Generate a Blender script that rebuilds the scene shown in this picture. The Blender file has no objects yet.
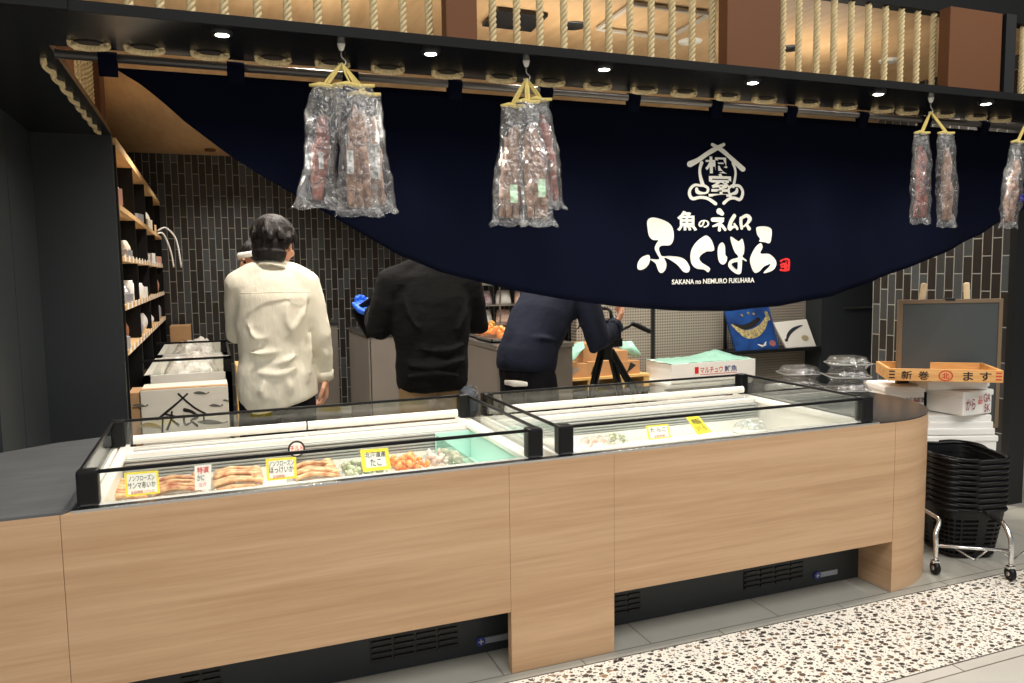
import bpy, bmesh, math, random
from mathutils import Vector, Matrix, Euler, noise
random.seed(7)
S = bpy.context.scene
COL = S.collection
PI = math.pi
S.view_settings.view_transform = 'Standard'
S.view_settings.look = 'None'
S.view_settings.gamma = 1.0
S.view_settings.use_curve_mapping = False
S.view_settings.exposure = 0.0

# ---------------------------------------------------------------- camera
FPX = 772.658
CAM = Vector((0.0, -2.4486, 1.42))
MR = Vector((0.9319, -0.3623, -0.0145)).normalized()
MD = Vector((-0.0463, -0.0792, -0.9958)).normalized()
MF = Vector((0.3597, 0.9287, -0.0906)).normalized()
cam_d = bpy.data.cameras.new('camera')
cam = bpy.data.objects.new('camera', cam_d)
COL.objects.link(cam)
cam_d.sensor_width = 36.0
cam_d.lens = FPX * 36.0 / 1024.0
cam_d.clip_start = 0.02
U = -MD
cam.matrix_world = Matrix(((MR.x, U.x, -MF.x, CAM.x), (MR.y, U.y, -MF.y, CAM.y), (MR.z, U.z, -MF.z, CAM.z), (0, 0, 0, 1)))
S.camera = cam

def P(px, py, ax, v):
    """the place on a world plane (axis ax at value v) that the photograph shows at px, py"""
    d = MR * ((px - 512) / FPX) + MD * ((py - 341.5) / FPX) + MF
    return CAM + d * ((v - CAM[ax]) / d[ax])

# ---------------------------------------------------------------- materials
def lin(c):
    return tuple((x / 255 / 12.92) if x / 255 < 0.04045 else (((x / 255) + 0.055) / 1.055) ** 2.4 for x in c)

MATS = {}
def nt(m):
    return m.node_tree.nodes, m.node_tree.links

def mat(name, rgb, rough=0.5, metal=0.0, spec=0.5, noise_amt=0.0, noise_scale=8.0, bump=0.0, bump_scale=60.0, stretch=(1, 1, 1), sheen=0.0, rgb2=None):
    if name in MATS: return MATS[name]
    m = bpy.data.materials.new(name); m.use_nodes = True
    n, l = nt(m); b = n['Principled BSDF']
    c = lin(rgb) + (1,)
    b.inputs['Base Color'].default_value = c
    b.inputs['Roughness'].default_value = rough
    b.inputs['Metallic'].default_value = metal
    b.inputs['Specular IOR Level'].default_value = spec
    if sheen: b.inputs['Sheen Weight'].default_value = sheen
    if noise_amt or bump:
        tc = n.new('ShaderNodeTexCoord'); mp = n.new('ShaderNodeMapping')
        l.new(tc.outputs['Object'], mp.inputs['Vector']); mp.inputs['Scale'].default_value = stretch
    if noise_amt:
        nz = n.new('ShaderNodeTexNoise'); nz.inputs['Scale'].default_value = noise_scale; nz.inputs['Detail'].default_value = 5
        l.new(mp.outputs[0], nz.inputs['Vector'])
        rp = n.new('ShaderNodeValToRGB'); l.new(nz.outputs['Fac'], rp.inputs['Fac'])
        c2 = (lin(rgb2) if rgb2 else tuple(x * (1 - noise_amt) for x in c[:3])) + (1,)
        rp.color_ramp.elements[0].position = 0.32; rp.color_ramp.elements[0].color = c2
        rp.color_ramp.elements[1].position = 0.68; rp.color_ramp.elements[1].color = c
        l.new(rp.outputs['Color'], b.inputs['Base Color'])
    if bump:
        nb = n.new('ShaderNodeTexNoise'); nb.inputs['Scale'].default_value = bump_scale; nb.inputs['Detail'].default_value = 4
        l.new(mp.outputs[0], nb.inputs['Vector'])
        bp = n.new('ShaderNodeBump'); bp.inputs['Strength'].default_value = bump; bp.inputs['Distance'].default_value = 0.01
        l.new(nb.outputs['Fac'], bp.inputs['Height']); l.new(bp.outputs['Normal'], b.inputs['Normal'])
    MATS[name] = m
    return m

def emit(name, rgb, strength):
    if name in MATS: return MATS[name]
    m = bpy.data.materials.new(name); m.use_nodes = True
    b = m.node_tree.nodes['Principled BSDF']
    b.inputs['Base Color'].default_value = (0.8, 0.8, 0.8, 1)
    b.inputs['Emission Color'].default_value = lin(rgb) + (1,)
    b.inputs['Emission Strength'].default_value = strength
    MATS[name] = m
    return m

def thin_glass(name, tint=(1, 1, 1), gloss=0.10, rough=0.02, diffuse=0.0, bump=0.0, bscale=30, dcol=(0.9, 0.9, 0.9)):
    if name in MATS: return MATS[name]
    m = bpy.data.materials.new(name); m.use_nodes = True
    n, l = nt(m); n.remove(n['Principled BSDF']); out = n['Material Output']
    tr = n.new('ShaderNodeBsdfTransparent'); tr.inputs['Color'].default_value = tint + (1,)
    gl = n.new('ShaderNodeBsdfGlossy'); gl.inputs['Roughness'].default_value = rough
    lw = n.new('ShaderNodeLayerWeight'); lw.inputs['Blend'].default_value = 0.35
    mx = n.new('ShaderNodeMixShader'); ma = n.new('ShaderNodeMath'); ma.operation = 'MULTIPLY_ADD'
    l.new(lw.outputs['Fresnel'], ma.inputs[0]); ma.inputs[1].default_value = 0.4; ma.inputs[2].default_value = gloss
    l.new(ma.outputs[0], mx.inputs['Fac']); l.new(tr.outputs[0], mx.inputs[1]); l.new(gl.outputs[0], mx.inputs[2])
    last = mx
    if bump:
        tc = n.new('ShaderNodeTexCoord'); nb = n.new('ShaderNodeTexNoise'); nb.inputs['Scale'].default_value = bscale; nb.inputs['Detail'].default_value = 3
        nb.inputs['Distortion'].default_value = 1.5
        l.new(tc.outputs['Object'], nb.inputs['Vector'])
        bp = n.new('ShaderNodeBump'); bp.inputs['Strength'].default_value = bump; bp.inputs['Distance'].default_value = 0.02
        l.new(nb.outputs['Fac'], bp.inputs['Height']); l.new(bp.outputs['Normal'], gl.inputs['Normal']); l.new(bp.outputs['Normal'], lw.inputs['Normal'])
    if diffuse:
        df = n.new('ShaderNodeBsdfDiffuse'); df.inputs['Color'].default_value = dcol + (1,)
        m2 = n.new('ShaderNodeMixShader'); m2.inputs['Fac'].default_value = diffuse
        if bump:
            rp = n.new('ShaderNodeValToRGB'); rp.color_ramp.elements[0].position = 0.45; rp.color_ramp.elements[1].position = 0.72
            rp.color_ramp.elements[0].color = (diffuse * .5,) * 3 + (1,); rp.color_ramp.elements[1].color = (min(1, diffuse * 3.0),) * 3 + (1,)
            l.new(nb.outputs['Fac'], rp.inputs['Fac']); l.new(rp.outputs['Color'], m2.inputs['Fac'])
        l.new(mx.outputs[0], m2.inputs[1]); l.new(df.outputs[0], m2.inputs[2]); last = m2
    l.new(last.outputs[0], out.inputs['Surface'])
    MATS[name] = m
    return m

def wood(name, a, b_, scale=(0.6, 3, 26), rough=0.45, amt=0.5, c=None):
    """streaky wood grain, long along the axis with the smallest scale"""
    if name in MATS: return MATS[name]
    m = bpy.data.materials.new(name); m.use_nodes = True
    n, l = nt(m); bs = n['Principled BSDF']; bs.inputs['Roughness'].default_value = rough
    tc = n.new('ShaderNodeTexCoord'); mp = n.new('ShaderNodeMapping'); mp.inputs['Scale'].default_value = scale
    l.new(tc.outputs['Object'], mp.inputs['Vector'])
    n1 = n.new('ShaderNodeTexNoise'); n1.inputs['Scale'].default_value = 1.4; n1.inputs['Detail'].default_value = 8; n1.inputs['Roughness'].default_value = 0.62; n1.inputs['Distortion'].default_value = 0.35
    n2 = n.new('ShaderNodeTexNoise'); n2.inputs['Scale'].default_value = 9.0; n2.inputs['Detail'].default_value = 4
    l.new(mp.outputs[0], n1.inputs['Vector']); l.new(mp.outputs[0], n2.inputs['Vector'])
    ad = n.new('ShaderNodeMath'); ad.operation = 'MULTIPLY_ADD'; l.new(n2.outputs['Fac'], ad.inputs[0]); ad.inputs[1].default_value = 0.35
    l.new(n1.outputs['Fac'], ad.inputs[2])
    rp = n.new('ShaderNodeValToRGB'); l.new(ad.outputs[0], rp.inputs['Fac'])
    rp.color_ramp.elements[0].position = 0.5; rp.color_ramp.elements[0].color = lin(b_) + (1,)
    rp.color_ramp.elements[1].position = 0.85; rp.color_ramp.elements[1].color = lin(a) + (1,)
    l.new(rp.outputs['Color'], bs.inputs['Base Color'])
    MATS[name] = m
    return m

def tile_mat(name, axis):
    m = bpy.data.materials.new(name); m.use_nodes = True
    n, l = nt(m); bs = n['Principled BSDF']
    tc = n.new('ShaderNodeTexCoord'); sp = n.new('ShaderNodeSeparateXYZ'); cb = n.new('ShaderNodeCombineXYZ')
    l.new(tc.outputs['Object'], sp.inputs[0]); l.new(sp.outputs['Z'], cb.inputs['X']); l.new(sp.outputs[axis], cb.inputs['Y'])
    br = n.new('ShaderNodeTexBrick'); l.new(cb.outputs[0], br.inputs['Vector'])
    br.inputs['Scale'].default_value = 1.0; br.inputs['Brick Width'].default_value = 0.21; br.inputs['Row Height'].default_value = 0.0625
    br.inputs['Mortar Size'].default_value = 0.0032; br.inputs['Mortar Smooth'].default_value = 0.1; br.inputs['Bias'].default_value = -0.45
    br.inputs['Color1'].default_value = lin((44, 39, 36)) + (1,); br.inputs['Color2'].default_value = lin((100, 108, 112)) + (1,)
    br.inputs['Mortar'].default_value = lin((168, 168, 162)) + (1,)
    # sharpen so that most tiles stay dark and a few turn blue grey
    nz = n.new('ShaderNodeTexNoise'); nz.inputs['Scale'].default_value = 30; l.new(tc.outputs['Object'], nz.inputs['Vector'])
    mx = n.new('ShaderNodeMix'); mx.data_type = 'RGBA'; mx.blend_type = 'MULTIPLY'; mx.inputs['Factor'].default_value = 0.35
    l.new(br.outputs['Color'], mx.inputs['A']); l.new(nz.outputs['Color'], mx.inputs['B'])
    l.new(mx.outputs['Result'], bs.inputs['Base Color'])
    bs.inputs['Roughness'].default_value = 0.38
    bp = n.new('ShaderNodeBump'); bp.inputs['Strength'].default_value = 0.5; bp.inputs['Distance'].default_value = 0.004; bp.invert = True
    l.new(br.outputs['Fac'], bp.inputs['Height']); l.new(bp.outputs['Normal'], bs.inputs['Normal'])
    return m

def terrazzo_mat():
    m = bpy.data.materials.new('terrazzo'); m.use_nodes = True
    n, l = nt(m); bs = n['Principled BSDF']; bs.inputs['Roughness'].default_value = 0.35
    tc = n.new('ShaderNodeTexCoord')
    wn = n.new('ShaderNodeTexNoise'); wn.inputs['Scale'].default_value = 45; wn.inputs['Detail'].default_value = 1
    l.new(tc.outputs['Object'], wn.inputs['Vector'])
    wa = n.new('ShaderNodeVectorMath'); wa.operation = 'MULTIPLY_ADD'
    l.new(wn.outputs['Color'], wa.inputs[0]); wa.inputs[1].default_value = (0.012, 0.012, 0.0); l.new(tc.outputs['Object'], wa.inputs[2])
    base = lin((232, 227, 216)) + (1,)
    prev = None
    for sc, th, cols in ((31, 0.30, ((38, 35, 34), (92, 72, 56), (150, 118, 88), (66, 62, 60))), (64, 0.23, ((60, 54, 50), (140, 120, 100), (95, 88, 82), (50, 46, 44))), (150, 0.12, ((150, 140, 128), (90, 84, 78), (120, 100, 84), (170, 160, 150)))):
        mp = n.new('ShaderNodeMapping'); mp.inputs['Location'].default_value = (sc * .37, sc * .11, 0.0)
        l.new(wa.outputs[0], mp.inputs['Vector'])
        sx = n.new('ShaderNodeVectorMath'); sx.operation = 'MULTIPLY'; sx.inputs[1].default_value = (1.0, 1.25, 0.0); l.new(mp.outputs[0], sx.inputs[0])
        vo = n.new('ShaderNodeTexVoronoi'); vo.voronoi_dimensions = '2D'; vo.inputs['Scale'].default_value = sc; vo.inputs['Randomness'].default_value = 1.0
        l.new(sx.outputs[0], vo.inputs['Vector'])
        sc_ = n.new('ShaderNodeSeparateColor'); l.new(vo.outputs['Color'], sc_.inputs[0])
        # chip radius differs from cell to cell
        rr = n.new('ShaderNodeMath'); rr.operation = 'MULTIPLY_ADD'; l.new(sc_.outputs[1], rr.inputs[0]); rr.inputs[1].default_value = 0.30; rr.inputs[2].default_value = th - 0.2
        lt = n.new('ShaderNodeMath'); lt.operation = 'LESS_THAN'; l.new(vo.outputs['Distance'], lt.inputs[0]); l.new(rr.outputs[0], lt.inputs[1])
        rp = n.new('ShaderNodeValToRGB'); rp.color_ramp.interpolation = 'CONSTANT'
        e = rp.color_ramp.elements; e[0].position = 0; e[0].color = lin(cols[0]) + (1,); e[1].position = 0.4; e[1].color = lin(cols[1]) + (1,)
        for pos, c in ((0.6, cols[2]), (0.75, cols[3])):
            q = e.new(pos); q.color = lin(c) + (1,)
        l.new(sc_.outputs[0], rp.inputs['Fac'])
        mx = n.new('ShaderNodeMix'); mx.data_type = 'RGBA'; l.new(lt.outputs[0], mx.inputs['Factor'])
        if prev is None: mx.inputs['A'].default_value = base
        else: l.new(prev.outputs['Result'], mx.inputs['A'])
        l.new(rp.outputs['Color'], mx.inputs['B']); prev = mx
    l.new(prev.outputs['Result'], bs.inputs['Base Color'])
    return m

def slab_mat(name, rgb, w, h, joint, off=0.5, rough=0.4, axes=('X', 'Y'), mort=0.003):
    m = bpy.data.materials.new(name); m.use_nodes = True
    n, l = nt(m); bs = n['Principled BSDF']; bs.inputs['Roughness'].default_value = rough
    tc = n.new('ShaderNodeTexCoord'); br = n.new('ShaderNodeTexBrick')
    sp = n.new('ShaderNodeSeparateXYZ'); cb = n.new('ShaderNodeCombineXYZ'); l.new(tc.outputs['Object'], sp.inputs[0])
    l.new(sp.outputs[axes[0]], cb.inputs['X']); l.new(sp.outputs[axes[1]], cb.inputs['Y']); l.new(cb.outputs[0], br.inputs['Vector'])
    br.offset = off
    br.inputs['Scale'].default_value = 1.0; br.inputs['Brick Width'].default_value = w; br.inputs['Row Height'].default_value = h
    br.inputs['Mortar Size'].default_value = mort; br.inputs['Mortar Smooth'].default_value = 0.0
    c = lin(rgb)
    br.inputs['Color1'].default_value = c + (1,); br.inputs['Color2'].default_value = tuple(x * .93 for x in c) + (1,)
    br.inputs['Mortar'].default_value = lin(joint) + (1,)
    nz = n.new('ShaderNodeTexNoise'); nz.inputs['Scale'].default_value = 6; nz.inputs['Detail'].default_value = 6; l.new(tc.outputs['Object'], nz.inputs['Vector'])
    rp = n.new('ShaderNodeValToRGB'); rp.color_ramp.elements[0].color = (.82, .82, .82, 1); rp.color_ramp.elements[1].color = (1, 1, 1, 1); l.new(nz.outputs['Fac'], rp.inputs['Fac'])
    mx = n.new('ShaderNodeMix'); mx.data_type = 'RGBA'; mx.blend_type = 'MULTIPLY'; mx.inputs['Factor'].default_value = 1
    l.new(br.outputs['Color'], mx.inputs['A']); l.new(rp.outputs['Color'], mx.inputs['B']); l.new(mx.outputs['Result'], bs.inputs['Base Color'])
    return m

def dots_mat(name, rgb, hole, pitch=0.02, rad=0.27):
    m = bpy.data.materials.new(name); m.use_nodes = True
    n, l = nt(m); bs = n['Principled BSDF']; bs.inputs['Roughness'].default_value = 0.45
    tc = n.new('ShaderNodeTexCoord'); sp = n.new('ShaderNodeSeparateXYZ'); cb = n.new('ShaderNodeCombineXYZ')
    l.new(tc.outputs['Object'], sp.inputs[0])
    for a in ('X', 'Z'):
        f = n.new('ShaderNodeMath'); f.operation = 'MULTIPLY'; f.inputs[1].default_value = 1 / pitch; l.new(sp.outputs[a], f.inputs[0])
        g = n.new('ShaderNodeMath'); g.operation = 'FRACT'; l.new(f.outputs[0], g.inputs[0])
        l.new(g.outputs[0], cb.inputs['X' if a == 'X' else 'Y'])
    d = n.new('ShaderNodeVectorMath'); d.operation = 'DISTANCE'; d.inputs[1].default_value = (.5, .5, 0); l.new(cb.outputs[0], d.inputs[0])
    lt = n.new('ShaderNodeMath'); lt.operation = 'LESS_THAN'; lt.inputs[1].default_value = rad; l.new(d.outputs['Value'], lt.inputs[0])
    mx = n.new('ShaderNodeMix'); mx.data_type = 'RGBA'; l.new(lt.outputs[0], mx.inputs['Factor'])
    mx.inputs['A'].default_value = lin(rgb) + (1,); mx.inputs['B'].default_value = lin(hole) + (1,)
    l.new(mx.outputs['Result'], bs.inputs['Base Color'])
    return m

M_black = mat('black_panel', (48, 53, 56), 0.42, spec=0.4, noise_amt=0.15, noise_scale=2)
M_soffit = mat('black_soffit', (17, 18, 20), 0.26, spec=0.6, noise_amt=0.2, noise_scale=1.5)
M_lip = mat('black_lip', (15, 16, 17), 0.6, spec=0.15)
M_shelfblack = mat('shelf_black', (15, 15, 16), 0.6, spec=0.2)
M_blkmetal = mat('black_metal', (22, 24, 26), 0.35, spec=0.5)
M_blkplastic = mat('black_plastic', (11, 12, 15), 0.38, spec=0.32)
M_oak = wood('oak_laminate', (205, 170, 134), (184, 147, 110), scale=(0.45, 0.45, 13.0))
M_ceil = wood('ceiling_oak', (206, 172, 128), (178, 142, 100), scale=(3.0, 0.5, 3.0), rough=0.5)
M_brown = mat('brown_column', (106, 70, 46), 0.6, spec=0.15, noise_amt=0.08, noise_scale=3)
M_white = mat('white_enamel', (238, 236, 228), 0.35)
M_mint = mat('mint_panel', (190, 230, 218), 0.35)
M_foam = mat('foam_white', (244, 243, 238), 0.7, bump=0.12, bump_scale=220)
M_navy = mat('navy_cloth', (8, 12, 29), 0.9, spec=0.06, noise_amt=0.2, noise_scale=3, bump=0.05, bump_scale=400)
M_cream = mat('cream_print', (236, 234, 222), 0.8, noise_amt=0.06, noise_scale=40)
M_red = mat('red_print', (215, 30, 30), 0.7)
M_ink = mat('black_ink', (25, 23, 22), 0.8)
M_blueink = mat('blue_ink', (40, 40, 130), 0.7)
M_chrome = mat('chrome', (220, 220, 220), 0.18, metal=1.0)
M_steel = mat('brushed_steel', (190, 188, 182), 0.3, metal=1.0)
M_worktop = mat('grey_worktop', (96, 98, 100), 0.38, spec=0.5, noise_amt=0.25, noise_scale=5, stretch=(1, 6, 1))
M_dkworktop = mat('dark_worktop', (48, 49, 50), 0.25, spec=0.6)
M_glass = thin_glass('clear_glass', (0.97, 0.99, 0.98), gloss=0.035)
M_film = thin_glass('clear_film', (0.97, 0.97, 0.97), gloss=0.075, rough=0.12, diffuse=0.028, bump=1.0, bscale=24)
M_pet = thin_glass('clear_plastic', (0.90, 0.90, 0.89), gloss=0.10, rough=0.05, diffuse=0.008, bump=0.6, bscale=25)
M_rope = mat('hemp_rope', (222, 202, 156), 0.8, noise_amt=0.25, noise_scale=60)
M_ropeyellow = mat('yellow_cord', (214, 192, 112), 0.7, noise_amt=0.2, noise_scale=90)
M_card = mat('cardboard', (190, 150, 108), 0.8, noise_amt=0.08, noise_scale=20)
M_whitecard = mat('white_card', (222, 218, 206), 0.7, noise_amt=0.04, noise_scale=10)
M_yellow = mat('yellow_card', (246, 226, 60), 0.6)
M_paper = mat('white_paper', (246, 244, 238), 0.6)
M_pine = wood('pine', (232, 196, 132), (212, 166, 98), scale=(1.0, 6, 18), rough=0.6)
M_pineY = wood('pine_shelf', (226, 190, 136), (200, 158, 104), scale=(8, 1.0, 18), rough=0.6)
M_skin = mat('skin', (214, 160, 130), 0.5, noise_amt=0.08, noise_scale=20)
M_hair = mat('black_hair', (24, 19, 18), 0.5, spec=0.35, bump=0.5, bump_scale=60, stretch=(3, 3, 0.4))
M_shirt = mat('cream_shirt', (236, 230, 212), 0.85, noise_amt=0.04, noise_scale=8, bump=0.9, bump_scale=7, stretch=(2.0, 2.0, 0.8))
M_blackcloth = mat('black_cloth', (15, 15, 16), 0.9, spec=0.2, bump=1.0, bump_scale=8, stretch=(0.8, 0.8, 2.4))
M_navycloth = mat('navy_fleece', (26, 31, 46), 0.9, spec=0.2, bump=0.6, bump_scale=9, stretch=(0.9, 0.9, 1.6))
M_trouser = mat('black_trousers', (22, 22, 28), 0.9, spec=0.15, bump=0.3, bump_scale=8)
M_khaki = mat('khaki_trousers', (140, 116, 84), 0.9, spec=0.2, bump=0.4, bump_scale=10)
M_greenbag = mat('green_sheet', (150, 200, 182), 0.3, bump=0.9, bump_scale=22)
M_cabinet = slab_mat('grey_cabinet', (128, 120, 112), 5, 5, (60, 56, 52), mort=0.0)
M_perf = dots_mat('perforated_panel', (156, 148, 136), (84, 78, 70), pitch=0.024, rad=0.30)
M_board = mat('slate_board', (66, 72, 74), 0.6, noise_amt=0.06, noise_scale=5)
M_louver = mat('grey_louver', (176, 180, 176), 0.4)

# ---------------------------------------------------------------- object helpers
def link(name, bm, m, parent=None, smooth=False, recalc=True):
    me = bpy.data.meshes.new(name)
    if recalc: bmesh.ops.recalc_face_normals(bm, faces=bm.faces)
    bm.to_mesh(me); bm.free()
    if m is not None: me.materials.append(m)
    if smooth:
        for p in me.polygons: p.use_smooth = True
    o = bpy.data.objects.new(name, me); COL.objects.link(o)
    if parent: o.parent = parent
    return o

def empty(name, loc=(0, 0, 0), rz=0.0):
    o = bpy.data.objects.new(name, None); COL.objects.link(o)
    o.location = loc; o.rotation_euler = (0, 0, rz); o.empty_display_size = 0.05
    return o

def tag(o, label, cat, group=None, kind=None):
    o['label'] = label; o['category'] = cat
    if group: o['group'] = group
    if kind: o['kind'] = kind
    return o

def struct(name, bm, m, smooth=False):
    o = link(name, bm, m, smooth=smooth); o['kind'] = 'structure'
    return o

def copy_tree(o, parent=None):
    c = o.copy(); COL.objects.link(c)
    if parent: c.parent = parent
    for ch in list(o.children): copy_tree(ch, c)
    return c

def nb(): return bmesh.new()

def box(bm, x0, x1, y0, y1, z0, z1, bev=0.0, mtx=None):
    r = bmesh.ops.create_cube(bm, size=1.0)
    vs = r['verts']
    for v in vs:
        v.co = Vector((x0 + (v.co.x + .5) * (x1 - x0), y0 + (v.co.y + .5) * (y1 - y0), z0 + (v.co.z + .5) * (z1 - z0)))
    if bev:
        es = list({e for v in vs for e in v.link_edges})
        r2 = bmesh.ops.bevel(bm, geom=es, offset=bev, segments=2, affect='EDGES', profile=0.6)
        vs = list({v for f in r2['faces'] for v in f.verts} | {v for v in vs if v.is_valid})
    if mtx is not None:
        for v in vs: v.co = mtx @ v.co
    return vs

def frame_of(t):
    t = t.normalized()
    a = Vector((0, 0, 1)) if abs(t.z) < 0.9 else Vector((1, 0, 0))
    x = t.cross(a).normalized(); y = t.cross(x).normalized()
    return x, y

def tube(bm, pts, rad, seg=8, closed=False, cap=True, side=None, round_ends=False):
    """a tube through pts; rad is a number, a list, or a list of (across, thickness) with side giving the across direction"""
    pts = [Vector(p) for p in pts]; n = len(pts)
    if not hasattr(rad, '__len__'): rad = [rad] * n
    rad = [(r, r) if not hasattr(r, '__len__') else r for r in rad]
    if round_ends:
        a, b = pts[0], pts[-1]
        ta = (pts[0] - pts[1]).normalized(); tb = (pts[-1] - pts[-2]).normalized()
        ra, rb = rad[0], rad[-1]
        h = [0.38, 0.71, 0.92]
        pre = [(a + ta * min(ra) * math.sin(math.acos(c)), (ra[0] * c, ra[1] * c)) for c in h]
        post = [(b + tb * min(rb) * math.sin(math.acos(c)), (rb[0] * c, rb[1] * c)) for c in reversed(h)]
        pts = [p for p, _ in pre] + pts + [p for p, _ in post]
        rad = [r for _, r in pre] + rad + [r for _, r in post]; n = len(pts)
    rings = []; px = None
    for i in range(n):
        if closed: t = pts[(i + 1) % n] - pts[i - 1]
        else: t = pts[min(i + 1, n - 1)] - pts[max(i - 1, 0)]
        if t.length < 1e-9: t = Vector((0, 0, 1))
        t.normalize()
        if side is not None:
            x = Vector(side) - t * Vector(side).dot(t)
            x = x.normalized() if x.length > 1e-6 else frame_of(t)[0]
        elif px is None: x = frame_of(t)[0]
        else:
            x = px - t * px.dot(t); x = x.normalized() if x.length > 1e-6 else frame_of(t)[0]
        px = x; y = t.cross(x)
        rings.append([bm.verts.new(pts[i] + x * (rad[i][0] * math.cos(2 * PI * k / seg)) + y * (rad[i][1] * math.sin(2 * PI * k / seg))) for k in range(seg)])
    m = n if closed else n - 1
    for i in range(m):
        A, B = rings[i], rings[(i + 1) % n]
        for k in range(seg):
            bm.faces.new((A[k], A[(k + 1) % seg], B[(k + 1) % seg], B[k]))
    if cap and not closed:
        bm.faces.new(rings[0][::-1]); bm.faces.new(rings[-1])
    return rings

def smoothpts(pts, k=4, closed=False):
    pts = [Vector(p) for p in pts]; n = len(pts); out = []
    rng = n if closed else n - 1
    for i in range(rng):
        if closed: a, b, c, d = pts[i - 1], pts[i], pts[(i + 1) % n], pts[(i + 2) % n]
        else: a, b, c, d = pts[max(i - 1, 0)], pts[i], pts[i + 1], pts[min(i + 2, n - 1)]
        for j in range(k):
            t = j / k
            out.append(0.5 * ((2 * b) + (c - a) * t + (2 * a - 5 * b + 4 * c - d) * t * t + (3 * b - a - 3 * c + d) * t ** 3))
    if not closed: out.append(pts[-1])
    return out

def ell(bm, c, r, rot=None, u=20, v=12):
    m = Matrix.Translation(Vector(c)) @ (rot.to_4x4() if rot else Matrix()) @ Matrix.Diagonal((r[0], r[1], r[2], 1))
    return bmesh.ops.create_uvsphere(bm, u_segments=u, v_segments=v, radius=1.0, matrix=m)['verts']

def prism(bm, poly, f0, f1):
    """poly: list of 2d points; f0, f1: functions giving the front and rear 3d places"""
    a = [bm.verts.new(f0(p)) for p in poly]; b = [bm.verts.new(f1(p)) for p in poly]
    bm.faces.new(a); bm.faces.new(b[::-1])
    for i in range(len(poly)):
        j = (i + 1) % len(poly); bm.faces.new((a[j], a[i], b[i], b[j]))

def cyl(bm, a, b, r, seg=16, r2=None):
    tube(bm, [a, b], [r, r if r2 is None else r2], seg)

def quad_map(c):
    """c: four pixel corners (top left, top right, bottom right, bottom left) -> function of u, v in 0..1 (v up)"""
    tl, tr, br, bl = c
    def f(u, v):
        return ((bl[0] * (1 - u) + br[0] * u) * (1 - v) + (tl[0] * (1 - u) + tr[0] * u) * v, (bl[1] * (1 - u) + br[1] * u) * (1 - v) + (tl[1] * (1 - u) + tr[1] * u) * v)
    return f

def text_mesh(s, off=0.0, spacing=1.0):
    cu = bpy.data.curves.new('txt', 'FONT'); cu.body = s; cu.size = 1.0; cu.offset = off; cu.space_character = spacing; cu.resolution_u = 3
    cu.fill_mode = 'BOTH'; cu.extrude = 0.0
    o = bpy.data.objects.new('txt', cu); COL.objects.link(o)
    dg = bpy.context.evaluated_depsgraph_get()
    me = bpy.data.meshes.new_from_object(o.evaluated_get(dg))
    vs = [v.co.copy() for v in me.vertices]; fs = [tuple(p.vertices) for p in me.polygons]
    bpy.data.objects.remove(o); bpy.data.curves.remove(cu); bpy.data.meshes.remove(me)
    x0 = min(v.x for v in vs); x1 = max(v.x for v in vs); y0 = min(v.y for v in vs); y1 = max(v.y for v in vs)
    return [((v.x - x0) / (x1 - x0), (v.y - y0) / (y1 - y0)) for v in vs], fs

def lettering(name, s, place, m, parent, off=0.0, spacing=1.0):
    """flat letters; place(u, v) gives the world place of each point in the box around the text"""
    vs, fs = text_mesh(s, off, spacing)
    bm = nb(); V = [bm.verts.new(place(u, v)) for u, v in vs]
    for f in fs:
        try: bm.faces.new([V[i] for i in f])
        except ValueError: pass
    o = link(name, bm, m)
    if parent:
        o.parent = parent; o.matrix_parent_inverse = parent.matrix_world.inverted() if parent.type != 'EMPTY' else Matrix()
    return o

def px_place(corners, ax, val):
    f = quad_map(corners)
    return lambda u, v: P(*f(u, v), ax, val)

def brush(bm, pts, place, k=6, seg=14):
    """a brush stroke in the plane: (x, y, r) points -> one filled outline (fan strips and round ends)"""
    q = smoothpts([Vector(p) for p in pts], k)
    # discs + quads hull
    prev = None
    for i, p in enumerate(q):
        t = (q[min(i + 1, len(q) - 1)] - q[max(i - 1, 0)]); t.z = 0
        if t.length < 1e-6: t = Vector((1, 0, 0))
        t.normalize(); nrm = Vector((-t.y, t.x, 0))
        a = bm.verts.new(place(p.x + nrm.x * p.z, p.y + nrm.y * p.z)); b = bm.verts.new(place(p.x - nrm.x * p.z, p.y - nrm.y * p.z))
        if prev: bm.faces.new((prev[0], a, b, prev[1]))
        prev = (a, b)
    for p in (q[0], q[-1]):
        ring = [bm.verts.new(place(p.x + p.z * math.cos(2 * PI * j / seg), p.y + p.z * math.sin(2 * PI * j / seg))) for j in range(seg)]
        bm.faces.new(ring)

def T(o):
    """world matrix of a freshly made thing (before any scene update)"""
    m = Matrix.Translation(o.location) @ o.rotation_euler.to_matrix().to_4x4()
    return m
def wpart(name, bm, m, parent, smooth=False):
    """a part whose mesh was built in world coordinates"""
    o = link(name, bm, m, smooth=smooth)
    if parent is not None:
        o.parent = parent; o.matrix_parent_inverse = T(parent).inverted()
    return o
def wtext(name, s, place, m, parent, off=0.0, spacing=1.0):
    o = lettering(name, s, place, m, None, off, spacing)
    o.parent = parent; o.matrix_parent_inverse = T(parent).inverted()
    return o

ZT = 0.757       # counter top
ZS = 2.14        # soffit underside
YN = 0.44        # curtain plane
CEIL = 2.60
YB = 5.85        # back wall
XW = 4.32        # right tiled wall
RZ = math.atan2(MR.y, MR.x)   # things that stand square to the viewer's aisle on the right

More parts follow.
